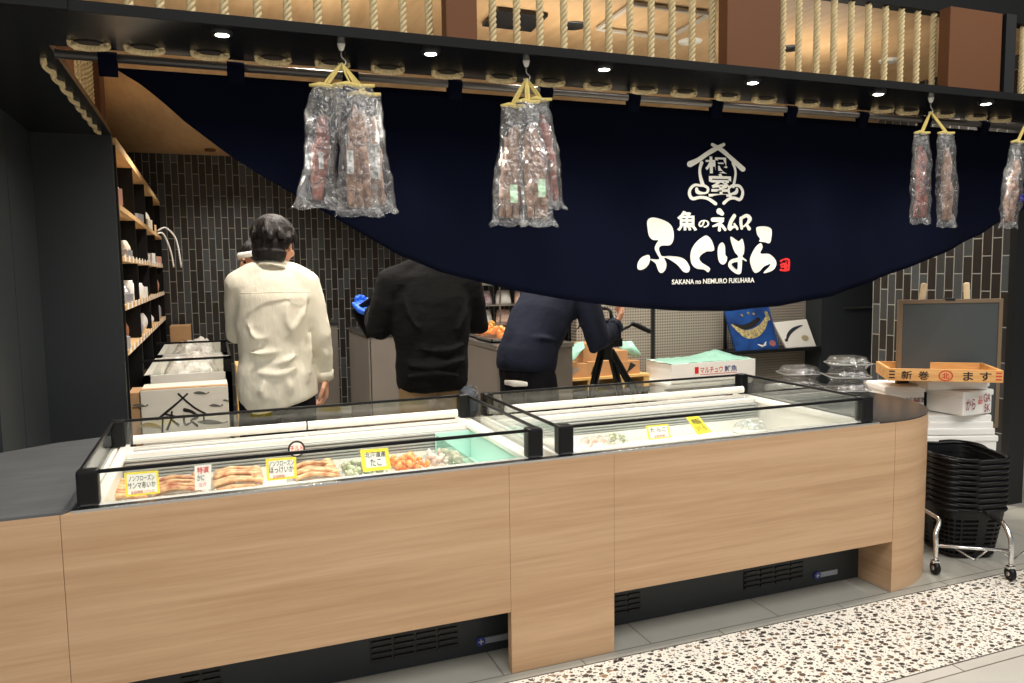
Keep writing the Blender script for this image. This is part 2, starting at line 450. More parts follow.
# ---------------------------------------------------------------- setting
bm = nb(); box(bm, -4, 9, -0.045, 9, -0.05, 0.0); struct('floor', bm, slab_mat('grey_floor_tile', (170, 168, 158), 0.6, 0.6, (120, 116, 108)))
bm = nb(); box(bm, -4, 9, -0.545, -0.051, -0.05, 0.0); struct('floor_terrazzo', bm, terrazzo_mat())
bm = nb(); box(bm, -4, 9, -7, -0.551, -0.05, 0.0); struct('floor_beige', bm, slab_mat('beige_floor_tile', (210, 205, 195), 1.2, 0.6, (120, 112, 100)))
for i, y in enumerate((-0.048, -0.548)):
    bm = nb(); box(bm, -4, 9, y - 0.003, y + 0.003, -0.05, 0.0005); struct('trim_%d' % (i + 1), bm, mat('joint_metal', (95, 90, 86), 0.4, metal=0.3))
bm = nb(); box(bm, -3.6, 7.5, 0.335, YB + 0.3, CEIL, CEIL + 0.05); ceil = struct('ceiling', bm, M_ceil)
bm = nb(); box(bm, -1.0, 4.6, YB, YB + 0.1, 0, CEIL); struct('wall_back', bm, tile_mat('dark_tile_back', 'X'))
bm = nb(); box(bm, XW, XW + 0.12, 0.70, 1.69, 0, CEIL); struct('wall_right', bm, tile_mat('dark_tile_right', 'Y'))
bm = nb(); box(bm, XW - 0.006, XW + 0.13, 0.655, 0.70, 0, CEIL); struct('trim_3', bm, M_blkmetal)
bm = nb(); box(bm, 2.75, 5.09, 3.2, 3.3, 0, CEIL); struct('wall_panelled', bm, M_perf)
for k, px in enumerate((653, 725, 819)):
    a = P(px, 330, 1, 3.19)
    bm = nb(); box(bm, a.x - .012, a.x + .012, 3.18, 3.2, 0, CEIL); struct('trim_%d' % (4 + k), bm, M_blkmetal)
bm = nb(); box(bm, 5.09, 6.4, 3.0, 3.3, 0, CEIL); struct('wall_dark', bm, M_black)
a = P(845, 308, 1, 2.99); b = P(874, 308, 1, 2.99)
bm = nb(); box(bm, a.x, b.x + .1, 2.985, 3.0, a.z - .008, a.z + .006); struct('trim_7', bm, M_steel)
bm = nb(); box(bm, XW + .6, 9, 1.75, 1.85, 0, 3.2); struct('wall_far_right', bm, M_black)
bm = nb(); box(bm, 8.9, 9, -3, 1.75, 0, 3.2); struct('wall_far_side', bm, M_black)
# black side wall and return wall on the left
bm = nb(); box(bm, -0.95, -0.44, 2.04, 2.10, 0, ZS); struct('wall_return', bm, M_black)
bm = nb(); box(bm, -0.86, -0.80, 1.508, 2.04, 0, ZS); box(bm, -0.86, -0.80, 1.16, 1.50, 0, ZS); box(bm, -3.0, -0.80, 1.10, 1.16, 0, ZS); struct('wall_left', bm, M_black)
bm = nb(); box(bm, -1.0, -0.9, 2.1, YB, 0, CEIL); struct('wall_shelf_side', bm, M_black)

# soffit: long arm over the counter and arm over the left side, with its lip
bm = nb()
box(bm, -4, -0.435, 0.0, 2.06, ZS, ZS + 0.028)
box(bm, -0.435, 7.5, 0.0, 0.375, ZS, ZS + 0.028)
struct('soffit', bm, M_soffit)
bm = nb(); box(bm, -0.6, 7.5, -0.006, 0.0, ZS - .001, ZS + 0.029); struct('trim_9', bm, M_lip)
bm = nb(); box(bm, -4, P(68, 4, 1, 0).x, -0.02, 0.01, ZS - 0.002, ZS + 0.5); struct('trim_8', bm, M_lip)
ZB = P(905, 9, 1, .3).z
bm = nb(); box(bm, -4, 7.5, 0.275, 0.335, ZB, 3.0); struct('beam', bm, M_lip)
# brown columns standing on the soffit
for n, (p0, p1) in enumerate(((447, 478), (727, 780), (949, 1001))):
    x0 = P(p0, 60, 1, .2).x; x1 = P(p1, 60, 1, .2).x
    bm = nb(); box(bm, x0, x1, 0.20, 0.26, ZS + 0.028, ZB, 0.004)
    tag(link('column', bm, M_brown), ['narrow brown column standing on the black soffit above the dried fish bags', 'wide brown column above the shop name, left of the right-hand ropes', 'brown column on the soffit at the right end of the ropes'][n], 'column')
x0 = P(1003, 60, 1, .2).x; x1 = P(1013, 60, 1, .2).x
bm = nb(); box(bm, x0, x1, 0.19, 0.40, ZS + 0.028, ZB); tag(link('post', bm, M_blkmetal), 'slim black post beside the rightmost brown column', 'post')
for y in (0.75, 1.72):
    bm = nb(); box(bm, -0.60, -0.445, y, y + 0.2, ZS + 0.028, CEIL)
    tag(link('column', bm, M_brown), 'narrow brown column among the ropes over the left soffit, %s one' % ('nearer' if y < 1 else 'farther'), 'column')

# ---------------------------------------------------------------- ropes
def rope_mesh(length, r=0.0150, pitch=0.060, strands=3):
    bm = nb(); steps = int(length / pitch * 8)
    for s in range(strands):
        pts = []
        for i in range(steps + 1):
            z = length * i / steps; a = 2 * PI * (z / pitch / 1.0) / 1.0 + s * 2 * PI / strands
            pts.append((r * .60 * math.cos(a), r * .60 * math.sin(a), z))
        tube(bm, pts, r * .43, 6)
    return bm
rope0 = link('hemp_rope', rope_mesh(ZB - ZS - 0.028), M_rope, smooth=True)
first = True
def put_rope(x, y, label, group):
    global first
    o = rope0 if first else rope0.copy()
    if not first: COL.objects.link(o)
    first = False
    o.location = (x, y, ZS + 0.028); o.rotation_euler = (0, 0, random.uniform(0, 6))
    tag(o, label, 'rope', group)
rpx = [130, 161, 192, 225, 258, 288, 318, 346, 374, 403, 429]
for px in rpx: put_rope(P(px, 25, 1, .30).x, .30, 'pale twisted rope hanging above the soffit, left of the narrow brown column', 'ropes left of the narrow column')
for px in (493, 517, 540, 564, 587, 609, 630, 651, 672, 692, 712): put_rope(P(px, 45, 1, .30).x, .30, 'pale twisted rope hanging between the two left brown columns', 'ropes between the narrow and the wide column')
for px in (782, 798, 816, 833, 850, 867, 884, 900, 916, 932): put_rope(P(px, 70, 1, .30).x, .30, 'pale twisted rope hanging right of the wide brown column', 'ropes right of the wide column')
put_rope(P(1021, 80, 1, .30).x, .30, 'pale twisted rope at the right edge beyond the slim black post', None)
for k in range(14):
    if k in (2, 3, 12, 13): continue
    put_rope(-0.475, 0.55 + 0.1 * k, 'pale twisted rope in the dense row over the left soffit', 'ropes over the left soffit')

# rope rings let into the underside of the soffit
def ring_mesh(w=0.047, d=0.034, r=0.0105):
    bm = nb(); N = 60
    for s in range(3):
        pts = []
        for i in range(N):
            a = 2 * PI * i / N; ph = a * 10 + s * 2 * PI / 3
            rr = 1 + 0.55 * r * math.cos(ph) / 0.045
            pts.append((w * math.cos(a) * rr, d * math.sin(a) * rr, .55 * r * math.sin(ph)))
        tube(bm, pts, r * .6, 5, closed=True)
    return bm
rr0 = empty('rope_ring')
def arc_rope(w=0.046, d=0.032, r=0.0150):
    bm = nb(); N = 26
    for s in range(3):
        pts = []
        for i in range(N):
            a = PI * (-0.06 + 1.12 * i / (N - 1)); ph = a * 7 + s * 2 * PI / 3
            pts.append(((w + .55 * r * math.cos(ph)) * math.cos(a), (d + .55 * r * math.cos(ph)) * math.sin(a), .55 * r * math.sin(ph)))
        tube(bm, pts, r * .52, 6, round_ends=True)
    return bm
link('rope_loop', arc_rope(), M_rope, rr0, smooth=True)
bm = nb(); tube(bm, [(0, 0, 0.0), (0, 0, 0.0085)], [(.044, .031)] * 2, 24, side=(1, 0, 0)); link('hole_shade_disc', bm, mat('hole_shade', (30, 20, 14), 0.8), rr0)  # solid dark disc, its colour stands in for the shade inside a hole
ringpx = [(90, 45), (144, 46), (210, 52), (273, 58), (333, 62), (389, 66), (449, 71), (501, 77), (552, 80), (597, 85), (641, 90), (681, 93), (726, 96), (763, 99), (805, 103), (839, 107), (876, 110), (905, 111), (941, 114), (972, 117), (1001, 118)]
used = False
for k, (px, py) in enumerate(ringpx):
    o = copy_tree(rr0) if used else rr0; used = True
    x = P(px, py, 2, ZS).x
    o.location = (x, 0.310, ZS - 0.003)
    tag(o, 'rope ring let into the rear edge of the black soffit above the curtain', 'rope ring', 'rope rings along the rear of the soffit')
for k in range(8):
    o = copy_tree(rr0); o.location = (-0.478, 0.63 + 0.175 * k, ZS - 0.002); o.rotation_euler = (0, 0, PI / 2); o.scale = (1.55, .45, 1)
    tag(o, 'rope ring in the row running back under the left soffit', 'rope ring', 'rope rings under the left soffit')

# spot lights in the soffit
M_bulb = emit('spot_glow', (255, 246, 226), 30)
sp0 = empty('spot_light')
bm = nb(); tube(bm, [(0, 0, 0), (0, 0, -.004), (0, 0, -.012), (0, 0, -.012)], [.032, .032, .028, .02], 20, cap=False); link('trim_ring', bm, M_blkmetal, sp0, True)
bm = nb(); tube(bm, [(0, 0, -.002), (0, 0, -.010), (0, 0, -.014)], [.026, .025, .014], 18); link('lamp_lens', bm, M_bulb, sp0, True)
spots = [(222, 30), (431, 50), (603, 67), (750, 81), (877, 92), (984, 102)]
def lamp(kind, name, loc, energy, size=0.1, col=(1, .9, .76), spot=None, rot=(0, 0, 0), blend=0.6, shape='DISK', size_y=None):
    d = bpy.data.lights.new(name, kind); d.energy = energy; d.color = col
    if kind == 'AREA':
        d.shape = shape; d.size = size
        if size_y: d.size_y = size_y
    else: d.shadow_soft_size = size
    if kind == 'SPOT': d.spot_size = spot; d.spot_blend = blend
    o = bpy.data.objects.new(name, d); COL.objects.link(o); o.location = loc; o.rotation_euler = rot
    return o
for k, (px, py) in enumerate(spots):
    o = copy_tree(sp0) if k else sp0
    p = P(px, py, 2, ZS); o.location = (p.x, 0.06, ZS)
    tag(o, 'small bright spotlight in the soffit, %s from the left' % ['first', 'second', 'third', 'fourth', 'fifth', 'sixth'][k], 'spotlight', 'spotlights in the soffit')
    lamp('SPOT', 'soffit_spot_light', (p.x, 0.06, ZS - 0.03), 26, 0.02, (1, .93, .82), math.radians(110), blend=1.0)

# ---------------------------------------------------------------- curtain
edge_px = [(104, 62), (122, 73), (140, 84), (160, 100), (185, 122), (232, 157), (262, 176), (300, 197), (350, 227), (400, 256), (440, 272), (480, 282), (512, 290), (560, 299), (620, 307), (680, 311), (730, 311), (780, 306), (830, 296), (875, 281), (929, 259), (982, 234), (1000, 223), (1040, 198), (1090, 165), (1120, 145)]
edge = [P(x, y, 1, YN) for x, y in edge_px]
X0, X1 = edge[0].x, edge[-1].x
def edge_z(x):
    for a, b in zip(edge, edge[1:]):
        if a.x <= x <= b.x: return a.z + (b.z - a.z) * (x - a.x) / (b.x - a.x)
    return edge[-1].z
ZC = P(300, 81, 1, YN).z
def ripple(x, z):
    d = max(0.0, ZC - z)
    return 0.012 * min(1, d * 3) * math.sin(x * 9 + 1.2 * math.sin(z * 3)) + 0.006 * min(1, d * 4) * math.sin(x * 23 + z * 4)
noren = empty('shop_curtain', ((X0 + X1) / 2, YN, 1.3))
tag(noren, 'long navy cloth shop curtain curved like a boat hull with the white shop name', 'curtain')
bm = nb(); NX, NZ = 260, 26
sd = {}
for s, dy in ((0, 0.0), (1, 0.003)):
    for i in range(NX + 1):
        x = X0 + (X1 - X0) * i / NX; ze = min(edge_z(x), ZC - 0.004)
        for j in range(NZ + 1):
            z = ZC + (ze - ZC) * j / NZ
            sd[s, i, j] = bm.verts.new((x, YN + ripple(x, z) + dy, z))
for i in range(NX):
    for j in range(NZ):
        bm.faces.new([sd[0, i, j], sd[0, i, j + 1], sd[0, i + 1, j + 1], sd[0, i + 1, j]]); bm.faces.new([sd[1, i, j], sd[1, i + 1, j], sd[1, i + 1, j + 1], sd[1, i, j + 1]])
for i in range(NX):
    for j in (0, NZ): bm.faces.new([sd[0, i, j], sd[0, i + 1, j], sd[1, i + 1, j], sd[1, i, j]])
for j in range(NZ):
    for i in (0, NX): bm.faces.new([sd[0, i, j], sd[0, i, j + 1], sd[1, i, j + 1], sd[1, i, j]])
wpart('cloth', bm, M_navy, noren, True)
ROD_Z = P(255, 69, 1, YN).z
for px in (109, 236, 350, 454, 545, 633, 716, 791, 863, 926, 985, 1040):
    x = P(px, 80, 1, YN).x
    bm = nb(); h = .028
    pts = [(ZC - .03, -.004)] + [(ROD_Z + .019 * math.sin(a), -.019 * math.cos(a)) for a in [PI * t / 8 for t in range(-2, 11)]] + [(ZC - .03, .006)]
    va = [bm.verts.new((x - h, YN + y, z)) for z, y in pts]; vb = [bm.verts.new((x + h, YN + y, z)) for z, y in pts]
    for i in range(len(pts) - 1): bm.faces.new((va[i], vb[i], vb[i + 1], va[i + 1]))
    o = wpart('hanging_tab', bm, M_navy, noren, True); md = o.modifiers.new('thick', 'SOLIDIFY'); md.thickness = .003
rod = nb(); cyl(rod, (-0.43, YN, ROD_Z), (7.0, YN, ROD_Z), 0.0145, 14); tag(link('curtain_rod', rod, mat('rod_metal', (120, 116, 112), 0.3, metal=0.8), smooth=True), 'long round metal rod that carries the navy curtain', 'rod')
rod = nb(); cyl(rod, (-0.43, YN - .035, ROD_Z + .045), (7.0, YN - .035, ROD_Z + .045), 0.010, 12); tag(link('curtain_rail', rod, M_blkmetal, smooth=True), 'thin black rail just above the curtain rod', 'rail')

def onN(px, py):
    p = P(px, py, 1, YN); return Vector((p.x, YN + ripple(p.x, p.z) - 0.0035, p.z))
# main name, read off the photograph at ten times its size: (x0, y0, scale) turn the strokes into pixels
def strokes(name, lst, x0, y0, s, m):
    bm = nb()
    for st in lst: brush(bm, [(x0 + x / s, y0 + y / s, r / s) for x, y, r in st], onN)
    return wpart(name, bm, m, noren)
def outline(name, polys, x0, y0, s, m, k=4):
    from mathutils.geometry import tessellate_polygon
    bm = nb()
    for poly in polys:
        q = smoothpts([(x, y, 0) for x, y in poly], k, closed=True)
        vs = [bm.verts.new(onN(x0 + p.x / s, y0 + p.y / s)) for p in q]
        for t in tessellate_polygon([q]): bm.faces.new([vs[i] for i in t])
    return wpart(name, bm, m, noren)
S1 = 10.05
outline('shop_name_letter', [[(135, 110), (175, 75), (250, 90), (330, 130), (372, 190), (378, 290), (345, 352), (270, 358), (243, 385), (255, 440), (275, 465), (340, 462), (440, 475), (500, 510), (538, 580), (520, 625), (470, 620), (420, 560), (350, 505), (290, 478), (310, 540), (300, 600), (270, 632), (240, 615), (215, 540), (185, 512), (160, 492), (245, 495), (225, 440), (205, 390), (215, 345), (235, 305), (190, 300), (155, 265), (140, 200)],
                            [(155, 452), (160, 520), (130, 575), (80, 602), (42, 590), (45, 530), (85, 475)]], 635, 210, S1, M_cream)
outline('shop_name_letter', [[(700, 258), (745, 300), (773, 390), (755, 415), (700, 420), (650, 455), (635, 490), (660, 530), (720, 570), (738, 595), (718, 626), (680, 600), (610, 590), (562, 550), (545, 480), (558, 400), (600, 330), (655, 280)]], 635, 210, S1, M_cream)
S2 = 9.106
outline('shop_name_letter', [[(90, 298), (112, 330), (118, 410), (135, 430), (125, 475), (95, 497), (62, 475), (48, 420), (48, 350), (65, 310)],
                            [(180, 245), (235, 275), (262, 285), (295, 262), (310, 290), (320, 340), (315, 395), (300, 425), (340, 455), (338, 468), (300, 452), (295, 500), (285, 570), (250, 585), (200, 565), (150, 520), (148, 480), (180, 450), (245, 435), (248, 415), (215, 385), (185, 320), (168, 260)]], 710, 210, S2, M_cream)
outline('shop_name_letter', [[(435, 155), (500, 148), (560, 170), (565, 230), (548, 300), (500, 292), (455, 285), (462, 262), (440, 230), (428, 185)],
                            [(470, 302), (485, 340), (468, 395), (540, 400), (590, 440), (608, 490), (580, 545), (510, 575), (498, 565), (540, 520), (552, 492), (500, 515), (460, 560), (420, 570), (390, 520), (375, 450), (400, 380), (435, 325)]], 710, 210, S2, M_cream)
bm = nb(); q = smoothpts([(178, 490, 0), (225, 475, 0), (245, 480, 0), (240, 540, 0), (210, 525, 0)], 3, True)
bm.faces.new([bm.verts.new(onN(710 + p.x / S2, 210 + p.y / S2) + Vector((0, -.0015, 0))) for p in q]); wpart('letter_counter', bm, M_navy, noren)
# emblem: roof, side strokes and waves, scale 8.54 from (670, 135)
S3 = 8.54
strokes('emblem', [
    [(165, 250, 26), (230, 215, 20), (300, 165, 19), (360, 130, 20), (455, 82, 14)],
    [(628, 290, 22), (560, 230, 20), (500, 180, 18), (440, 135, 20), (350, 85, 14)],
    [(255, 240, 14), (240, 300, 11), (245, 360, 12), (262, 430, 16)],
    [(540, 240, 13), (562, 300, 10), (560, 360, 11), (540, 440, 14)],
    [(250, 435, 10), (200, 430, 12), (165, 465, 12), (160, 510, 13), (185, 545, 14), (240, 535, 13), (300, 545, 13), (365, 590, 14)],
    [(262, 430, 12), (300, 455, 11), (298, 490, 10), (270, 500, 9), (225, 490, 16), (215, 460, 11)],
    [(545, 435, 10), (590, 432, 12), (622, 465, 12), (625, 510, 13), (600, 550, 14), (545, 538, 13), (490, 548, 13), (438, 585, 14)],
    [(535, 430, 12), (495, 455, 11), (490, 490, 10), (515, 505, 9), (565, 490, 16), (575, 460, 11)],
], 670, 135, S3, M_cream)
def onrect(c):
    f = quad_map(c); return lambda u, v: onN(*f(u, v)) + Vector((0, -.0008, 0))
def rc(x0, y0, x1, y1): return ((x0, y0), (x1, y0), (x1, y1), (x0, y1))
wtext('emblem_letter', '根', onrect(rc(703, 157, 728, 174)), M_cream, noren, 0.022)
wtext('emblem_letter', '室', onrect(rc(706, 174, 731, 197)), M_cream, noren, 0.022)
wtext('small_name_letter', '魚', onrect(rc(676, 211, 696, 231)), M_cream, noren, 0.03)
wtext('small_name_letter', 'の', onrect(rc(697, 220, 707, 228)), M_cream, noren, 0.03)
strokes('small_name_letter', [
    [(60, 15, 28), (85, 35, 20)], [(5, 90, 20), (60, 90, 20), (100, 80, 8)], [(95, 100, 10), (55, 130, 14), (5, 150, 8)], [(62, 130, 10), (60, 185, 14)], [(85, 145, 14), (115, 180, 14)],
    [(215, 55, 20), (175, 110, 20), (160, 170, 20), (200, 155, 12), (235, 150, 12)], [(215, 130, 12), (245, 170, 14)],
    [(285, 75, 16), (285, 120, 16), (292, 165, 14)], [(290, 75, 14), (340, 50, 16), (370, 80, 18), (345, 125, 12), (310, 150, 8)], [(340, 130, 12), (365, 170, 16)]], 710, 210, S2, M_cream)
wtext('latin_letters', 'SAKANA no NEMURO FUKUHARA', onrect(((670.5, 279.5), (756, 277.5), (756, 282.5), (670.5, 284.5))), M_cream, noren, 0.02)
strokes('red_seal', [[(650, 465, 10), (665, 455, 8)], [(680, 450, 9), (725, 455, 10), (720, 545, 11)], [(650, 500, 10), (685, 490, 10), (690, 545, 10)], [(645, 545, 10), (690, 550, 10), (715, 545, 8)], [(655, 520, 9), (715, 505, 8)], [(700, 470, 6), (700, 540, 7)]], 710, 210, S2, M_red)

# ---------------------------------------------------------------- counter
counter = empty('service_counter', (1.0, 0.0, 0.0)); tag(counter, 'long oak-clad service counter with a rounded right end at the shop front', 'counter')
XP0, XP1, XR = 0.93, P(614.3, 550, 1, 0).x, 2.705
bm = nb(); box(bm, -0.4275, XP0 - .0004, 0.0, 0.035, 0.226, ZT - .004, .0015); wpart('front_panel', bm, M_oak, counter)
bm = nb(); box(bm, -2.0, -0.4285, 0.0, 0.035, 0.0, ZT - .004, .0015); wpart('front_panel', bm, M_oak, counter)
bm = nb(); box(bm, XP0 + .0004, XP1 - .0004, 0.0, 0.035, 0.0, ZT - .004, .0015); wpart('front_pillar', bm, M_oak, counter)
bm = nb(); box(bm, XP1 + .0004, XR - .0004, 0.0, 0.035, 0.226, ZT - .004, .0015); wpart('front_panel', bm, M_oak, counter)
def arc(cx, cy, r, a0, a1, n): return [(cx + r * math.cos(a0 + (a1 - a0) * i / n), cy + r * math.sin(a0 + (a1 - a0) * i / n)) for i in range(n + 1)]
cpoly = [(XR + .001, 0.0)] + arc(XR, 0.51, 0.51, -PI / 2, 0, 28)[1:] + [(XR + .51, 1.18), (XR + .001, 1.18)]
bm = nb(); prism(bm, cpoly, lambda p: Vector((p[0], p[1], ZT - .004)), lambda p: Vector((p[0], p[1], 0))); wpart('rounded_end', bm, M_oak, counter)
bm = nb(); box(bm, -0.40, XR - 0.09, 0.0, 0.032, ZT - .004, ZT + .004, .001); wpart('edge_trim', bm, M_chrome, counter)
bm = nb(); prism(bm, [(-2.0, 0.0), (-0.42, 0.0), (-0.40, 0.03), (-0.40, 1.12), (-0.60, 1.06), (-0.80, 0.93), (-2.0, 0.5)], lambda p: Vector((p[0], p[1], ZT + .004)), lambda p: Vector((p[0], p[1], ZT - .0036)))
tag(link('worktop', bm, M_worktop), 'grey brushed worktop at the left end of the counter', 'worktop')
wp = [(XR - .085, 0.0), (XR, 0.0)] + arc(XR, 0.51, 0.51, -PI / 2, 0, 28)[1:] + [(XR + .51, 1.18), (2.3, 1.18), (2.3, 0.905), (XR - .085, 0.905)]
bm = nb(); prism(bm, wp, lambda p: Vector((p[0], p[1], ZT + .002)), lambda p: Vector((p[0], p[1], ZT - .0035))); tag(link('worktop', bm, M_dkworktop), 'dark worktop on the rounded right end of the counter', 'worktop')

# ---------------------------------------------------------------- open display freezers
def freezer(x0, x1, label, vents, plate, ext):
    W = x1 - x0
    t = empty('display_freezer', ((x0 + x1) / 2, .45, 0)); tag(t, label, 'freezer')
    y0, y1 = 0.036, 0.90
    bm = nb()
    yb = 0.20
    for a in ((x0, x0 + .05, yb, y1, .30, .742), (x1 - .05, x1, yb, y1, .30, .742), (x0 + .05, x1 - .05, .72, y1, .30, .742), (x0 + .05, x1 - .05, .700, .72, .615, .666), (x0 + .05, x1 - .05, yb, .72, .30, .615),
              (x0, x1, y0, .05, .30, .742), (x0, x0 + .05, .05, yb, .30, .742), (x1 - .05, x1, .05, yb, .30, .742), (x0 + .05, x1 - .05, .05, yb, .30, .615)):
        box(bm, *a)
    wpart('tank', bm, M_white, t)
    bm = nb(); box(bm, x0, x1, y0, .062, .742, .760, .003); box(bm, x0, x0 + .022, .062, y1, .742, .758, .003); box(bm, x0 + .030, x0 + .062, .062, y1, .742, .762, .003)
    box(bm, x1 - .022, x1, .062, y1, .742, .758, .003); box(bm, x1 - .062, x1 - .030, .062, y1, .742, .762, .003); box(bm, x0 + .062, x1 - .062, .722, .750, .735, .761, .004)
    box(bm, x0 + .062, x1 - .062, .75, y1, .738, .750)
    wpart('rim', bm, M_white, t)
    bm = nb()
    box(bm, x0 + .05, x1 - .05, .712, .7195, .666, .742)
    for k in range(6):
        z = .670 + k * .0125; box(bm, x0 + .06, x1 - .06, .700, .713, z, z + .006)
    wpart('air_grille', bm, M_louver, t)
    bm = nb(); n = 2; L = (W - .16) / n
    for k in range(n):
        a = x0 + .08 + k * L + .004; b = x0 + .08 + (k + 1) * L - .004
        cyl(bm, (a, .79, .798), (b, .79, .798), .0175, 16); box(bm, a, b, .765, .80, .756, .768, .003)
    wpart('roller_cover', bm, M_white, t, False)
    bm = nb(); box(bm, x0 + .09, x1 - .09, .757, .764, .750, .757); wpart('cover_seal', bm, M_blkplastic, t)
    for (a, b, w, d) in ((x0, y0 - .012, .058, .05), (x1 - .058, y0 - .012, .058, .05), (x0, y1 - .05, .05, .05), (x1 - .05, y1 - .05, .05, .05)):
        bm = nb(); box(bm, a, a + w, b, b + d, ZT + .004, .866, .008); wpart('corner_post', bm, M_blkplastic, t)
    zr0, zr1 = .853, .864
    for (a, b, c, d) in ((x0 + .058, x1 - .058, y0, y0 + .010), (x0 + .05, x1 - .05, y1 - .02, y1 - .01), (x0 + .004, x0 + .014, y0 + .04, y1 - .05), (x1 - .014, x1 - .004, y0 + .04, y1 - .05)):
        bm = nb(); box(bm, a, b, c, d, zr0, zr1, .002); wpart('top_rail', bm, M_blkplastic, t)
        bm = nb()
        if b - a > d - c: box(bm, a, b, (c + d) / 2 - .002, (c + d) / 2 + .002, .762, zr0)
        else: box(bm, (a + b) / 2 - .002, (a + b) / 2 + .002, c, d, .762, zr0)
        wpart('glass_pane', bm, M_glass, t)
    # machine base behind the toe space
    bm = nb(); box(bm, x0 - .01, x1 + ext, .182, y1, .002, .30); wpart('machine_base', bm, M_black, t)
    for (a, b) in vents:
        bm = nb(); box(bm, a, b, .179, .184, .045, .180)
        for k in range(6):
            z = .050 + k * .0215
            nseg = max(1, round((b - a) / .075))
            for q in range(nseg):
                w = (b - a) / nseg; box(bm, a + q * w + .005, a + (q + 1) * w - .005, .172, .181, z, z + .010)
        wpart('vent_grille', bm, M_blkmetal, t)
    if plate:
        a = plate
        bm = nb(); box(bm, a + .03, a + .135, .176, .184, .036, .060, .003); pl = wpart('name_plate', bm, mat('plate_grey', (170, 176, 186), 0.3, metal=0.3), t)
        bm = nb(); cyl(bm, (a + .02, .184, .048), (a + .02, .175, .048), .018, 20); e = wpart('badge', bm, mat('badge_blue', (52, 66, 150), 0.4), t)
        bm = nb(); box(bm, a + .010, a + .030, .1735, .1752, .046, .050); box(bm, a + .018, a + .022, .1735, .1752, .038, .058); wpart('badge_mark', bm, M_white, t)
    return t
def xk(px, py): return P(px, py, 1, .2).x
fz1 = freezer(-0.388, 1.072, 'open display freezer on the left, packed with seafood and yellow price cards', [(xk(369, 650), xk(457, 640)), (xk(180, 680), xk(222, 676))], xk(474, 650), .01)
fz2 = freezer(1.134, 2.604, 'open display freezer on the right, nearly empty inside', [(xk(610, 600), xk(638, 600)), (xk(741, 577), xk(800, 572))], xk(810, 580), .098)

# ---------------------------------------------------------------- goods in the left freezer
ZF = .617
bm = nb(); box(bm, .86, 1.018, .055, .69, ZF, ZF + .004); box(bm, .86, 1.018, .692, .697, ZF, .737); box(bm, 1.016, 1.021, .055, .69, ZF, .737)
tag(link('green_liner', bm, M_mint), 'pale green lining in the right end of the left freezer', 'liner')
bm = nb(); box(bm, .855, .859, .05, .66, ZF, .735); tag(link('glass_divider', bm, thin_glass('green_glass', (.75, .9, .84), gloss=.08)), 'upright glass divider in the left freezer beside the green lining', 'divider')
M_tray = mat('foam_tray', (235, 235, 228), 0.6)
def pack(x, y, w, d, style, label, group=None):
    t = empty('seafood_pack', (x, y, ZF)); tag(t, label, 'packed seafood', group)
    bm = nb(); tube(bm, [(0, 0, 0), (0, 0, .012), (0, 0, .028), (0, 0, .030), (0, 0, .012)], [(w * .44, d * .44), (w * .46, d * .46), (w * .5, d * .5), (w * .48, d * .48), (w * .42, d * .42)], 4, side=(1, 1, 0)) if 0 else box(bm, -w / 2, w / 2, -d / 2, d / 2, 0, .022, .006)
    link('tray', bm, M_tray, t)
    rnd = random.Random(int(x * 1000))
    bm = nb()
    if style[0] == 'legs':
        for k in range(15):
            yy = -d * .42 + d * .84 * k / 14; z = .034 + rnd.random() * .030
            pts = [(-w * .44 + rnd.random() * .02, yy, z), (-w * .1, yy + rnd.uniform(-.01, .01), z + .012), (w * .25, yy + rnd.uniform(-.01, .01), z + .006), (w * .44, yy + rnd.uniform(-.012, .012), z - .004)]
            tube(bm, smoothpts(pts, 3), [(.0085 - .0004 * i) * (1.25 if i % 3 == 0 else 1) for i in range(10)], 7)
        for k in range(5):
            ell(bm, (w * .36, -d * .3 + k * d * .2, .055), (.022, .016, .012), u=8, v=6)
    elif style[0] == 'lumps':
        for k in range(style[3]):
            s = style[2] * rnd.uniform(.7, 1.2)
            ell(bm, (rnd.uniform(-w * .4, w * .4), rnd.uniform(-d * .4, d * .4), .028 + rnd.random() * .03), (s, s * rnd.uniform(.6, 1), s * .7), Euler((rnd.random() * 3, rnd.random() * 3, rnd.random() * 3)).to_matrix(), 8, 6)
    link('seafood', bm, style[1], t, True)
    bm = nb(); r = bmesh.ops.create_grid(bm, x_segments=18, y_segments=14, size=.5)['verts']
    for v in r:
        x_, y_ = v.co.x * w, v.co.y * d
        e = max(abs(v.co.x), abs(v.co.y)) * 2
        v.co = Vector((x_, y_, .023 + (.058 - .023) * (1 - e ** 6) + .004 * noise.noise(Vector((x_ * 40, y_ * 40, x)))))
    link('wrap', bm, thin_glass('cling_wrap', (.98, .98, .98), gloss=.06, rough=.1, bump=.6, bscale=40), t, True)
    return t
M_crab = mat('crab_tan', (236, 208, 160), 0.45, noise_amt=0.5, noise_scale=34, rgb2=(196, 122, 76))
M_crab2 = mat('crab_red', (228, 190, 140), 0.45, noise_amt=0.5, noise_scale=30, rgb2=(160, 84, 54))
M_clam = mat('clam_mix', (214, 214, 190), 0.4, noise_amt=0.5, noise_scale=45, rgb2=(120, 140, 84))
M_salm = mat('salmon_orange', (246, 140, 62), 0.4, noise_amt=0.3, noise_scale=50, rgb2=(250, 176, 110))
M_pink = mat('shrimp_pink', (244, 186, 168), 0.4, noise_amt=0.3, noise_scale=50, rgb2=(236, 226, 214))
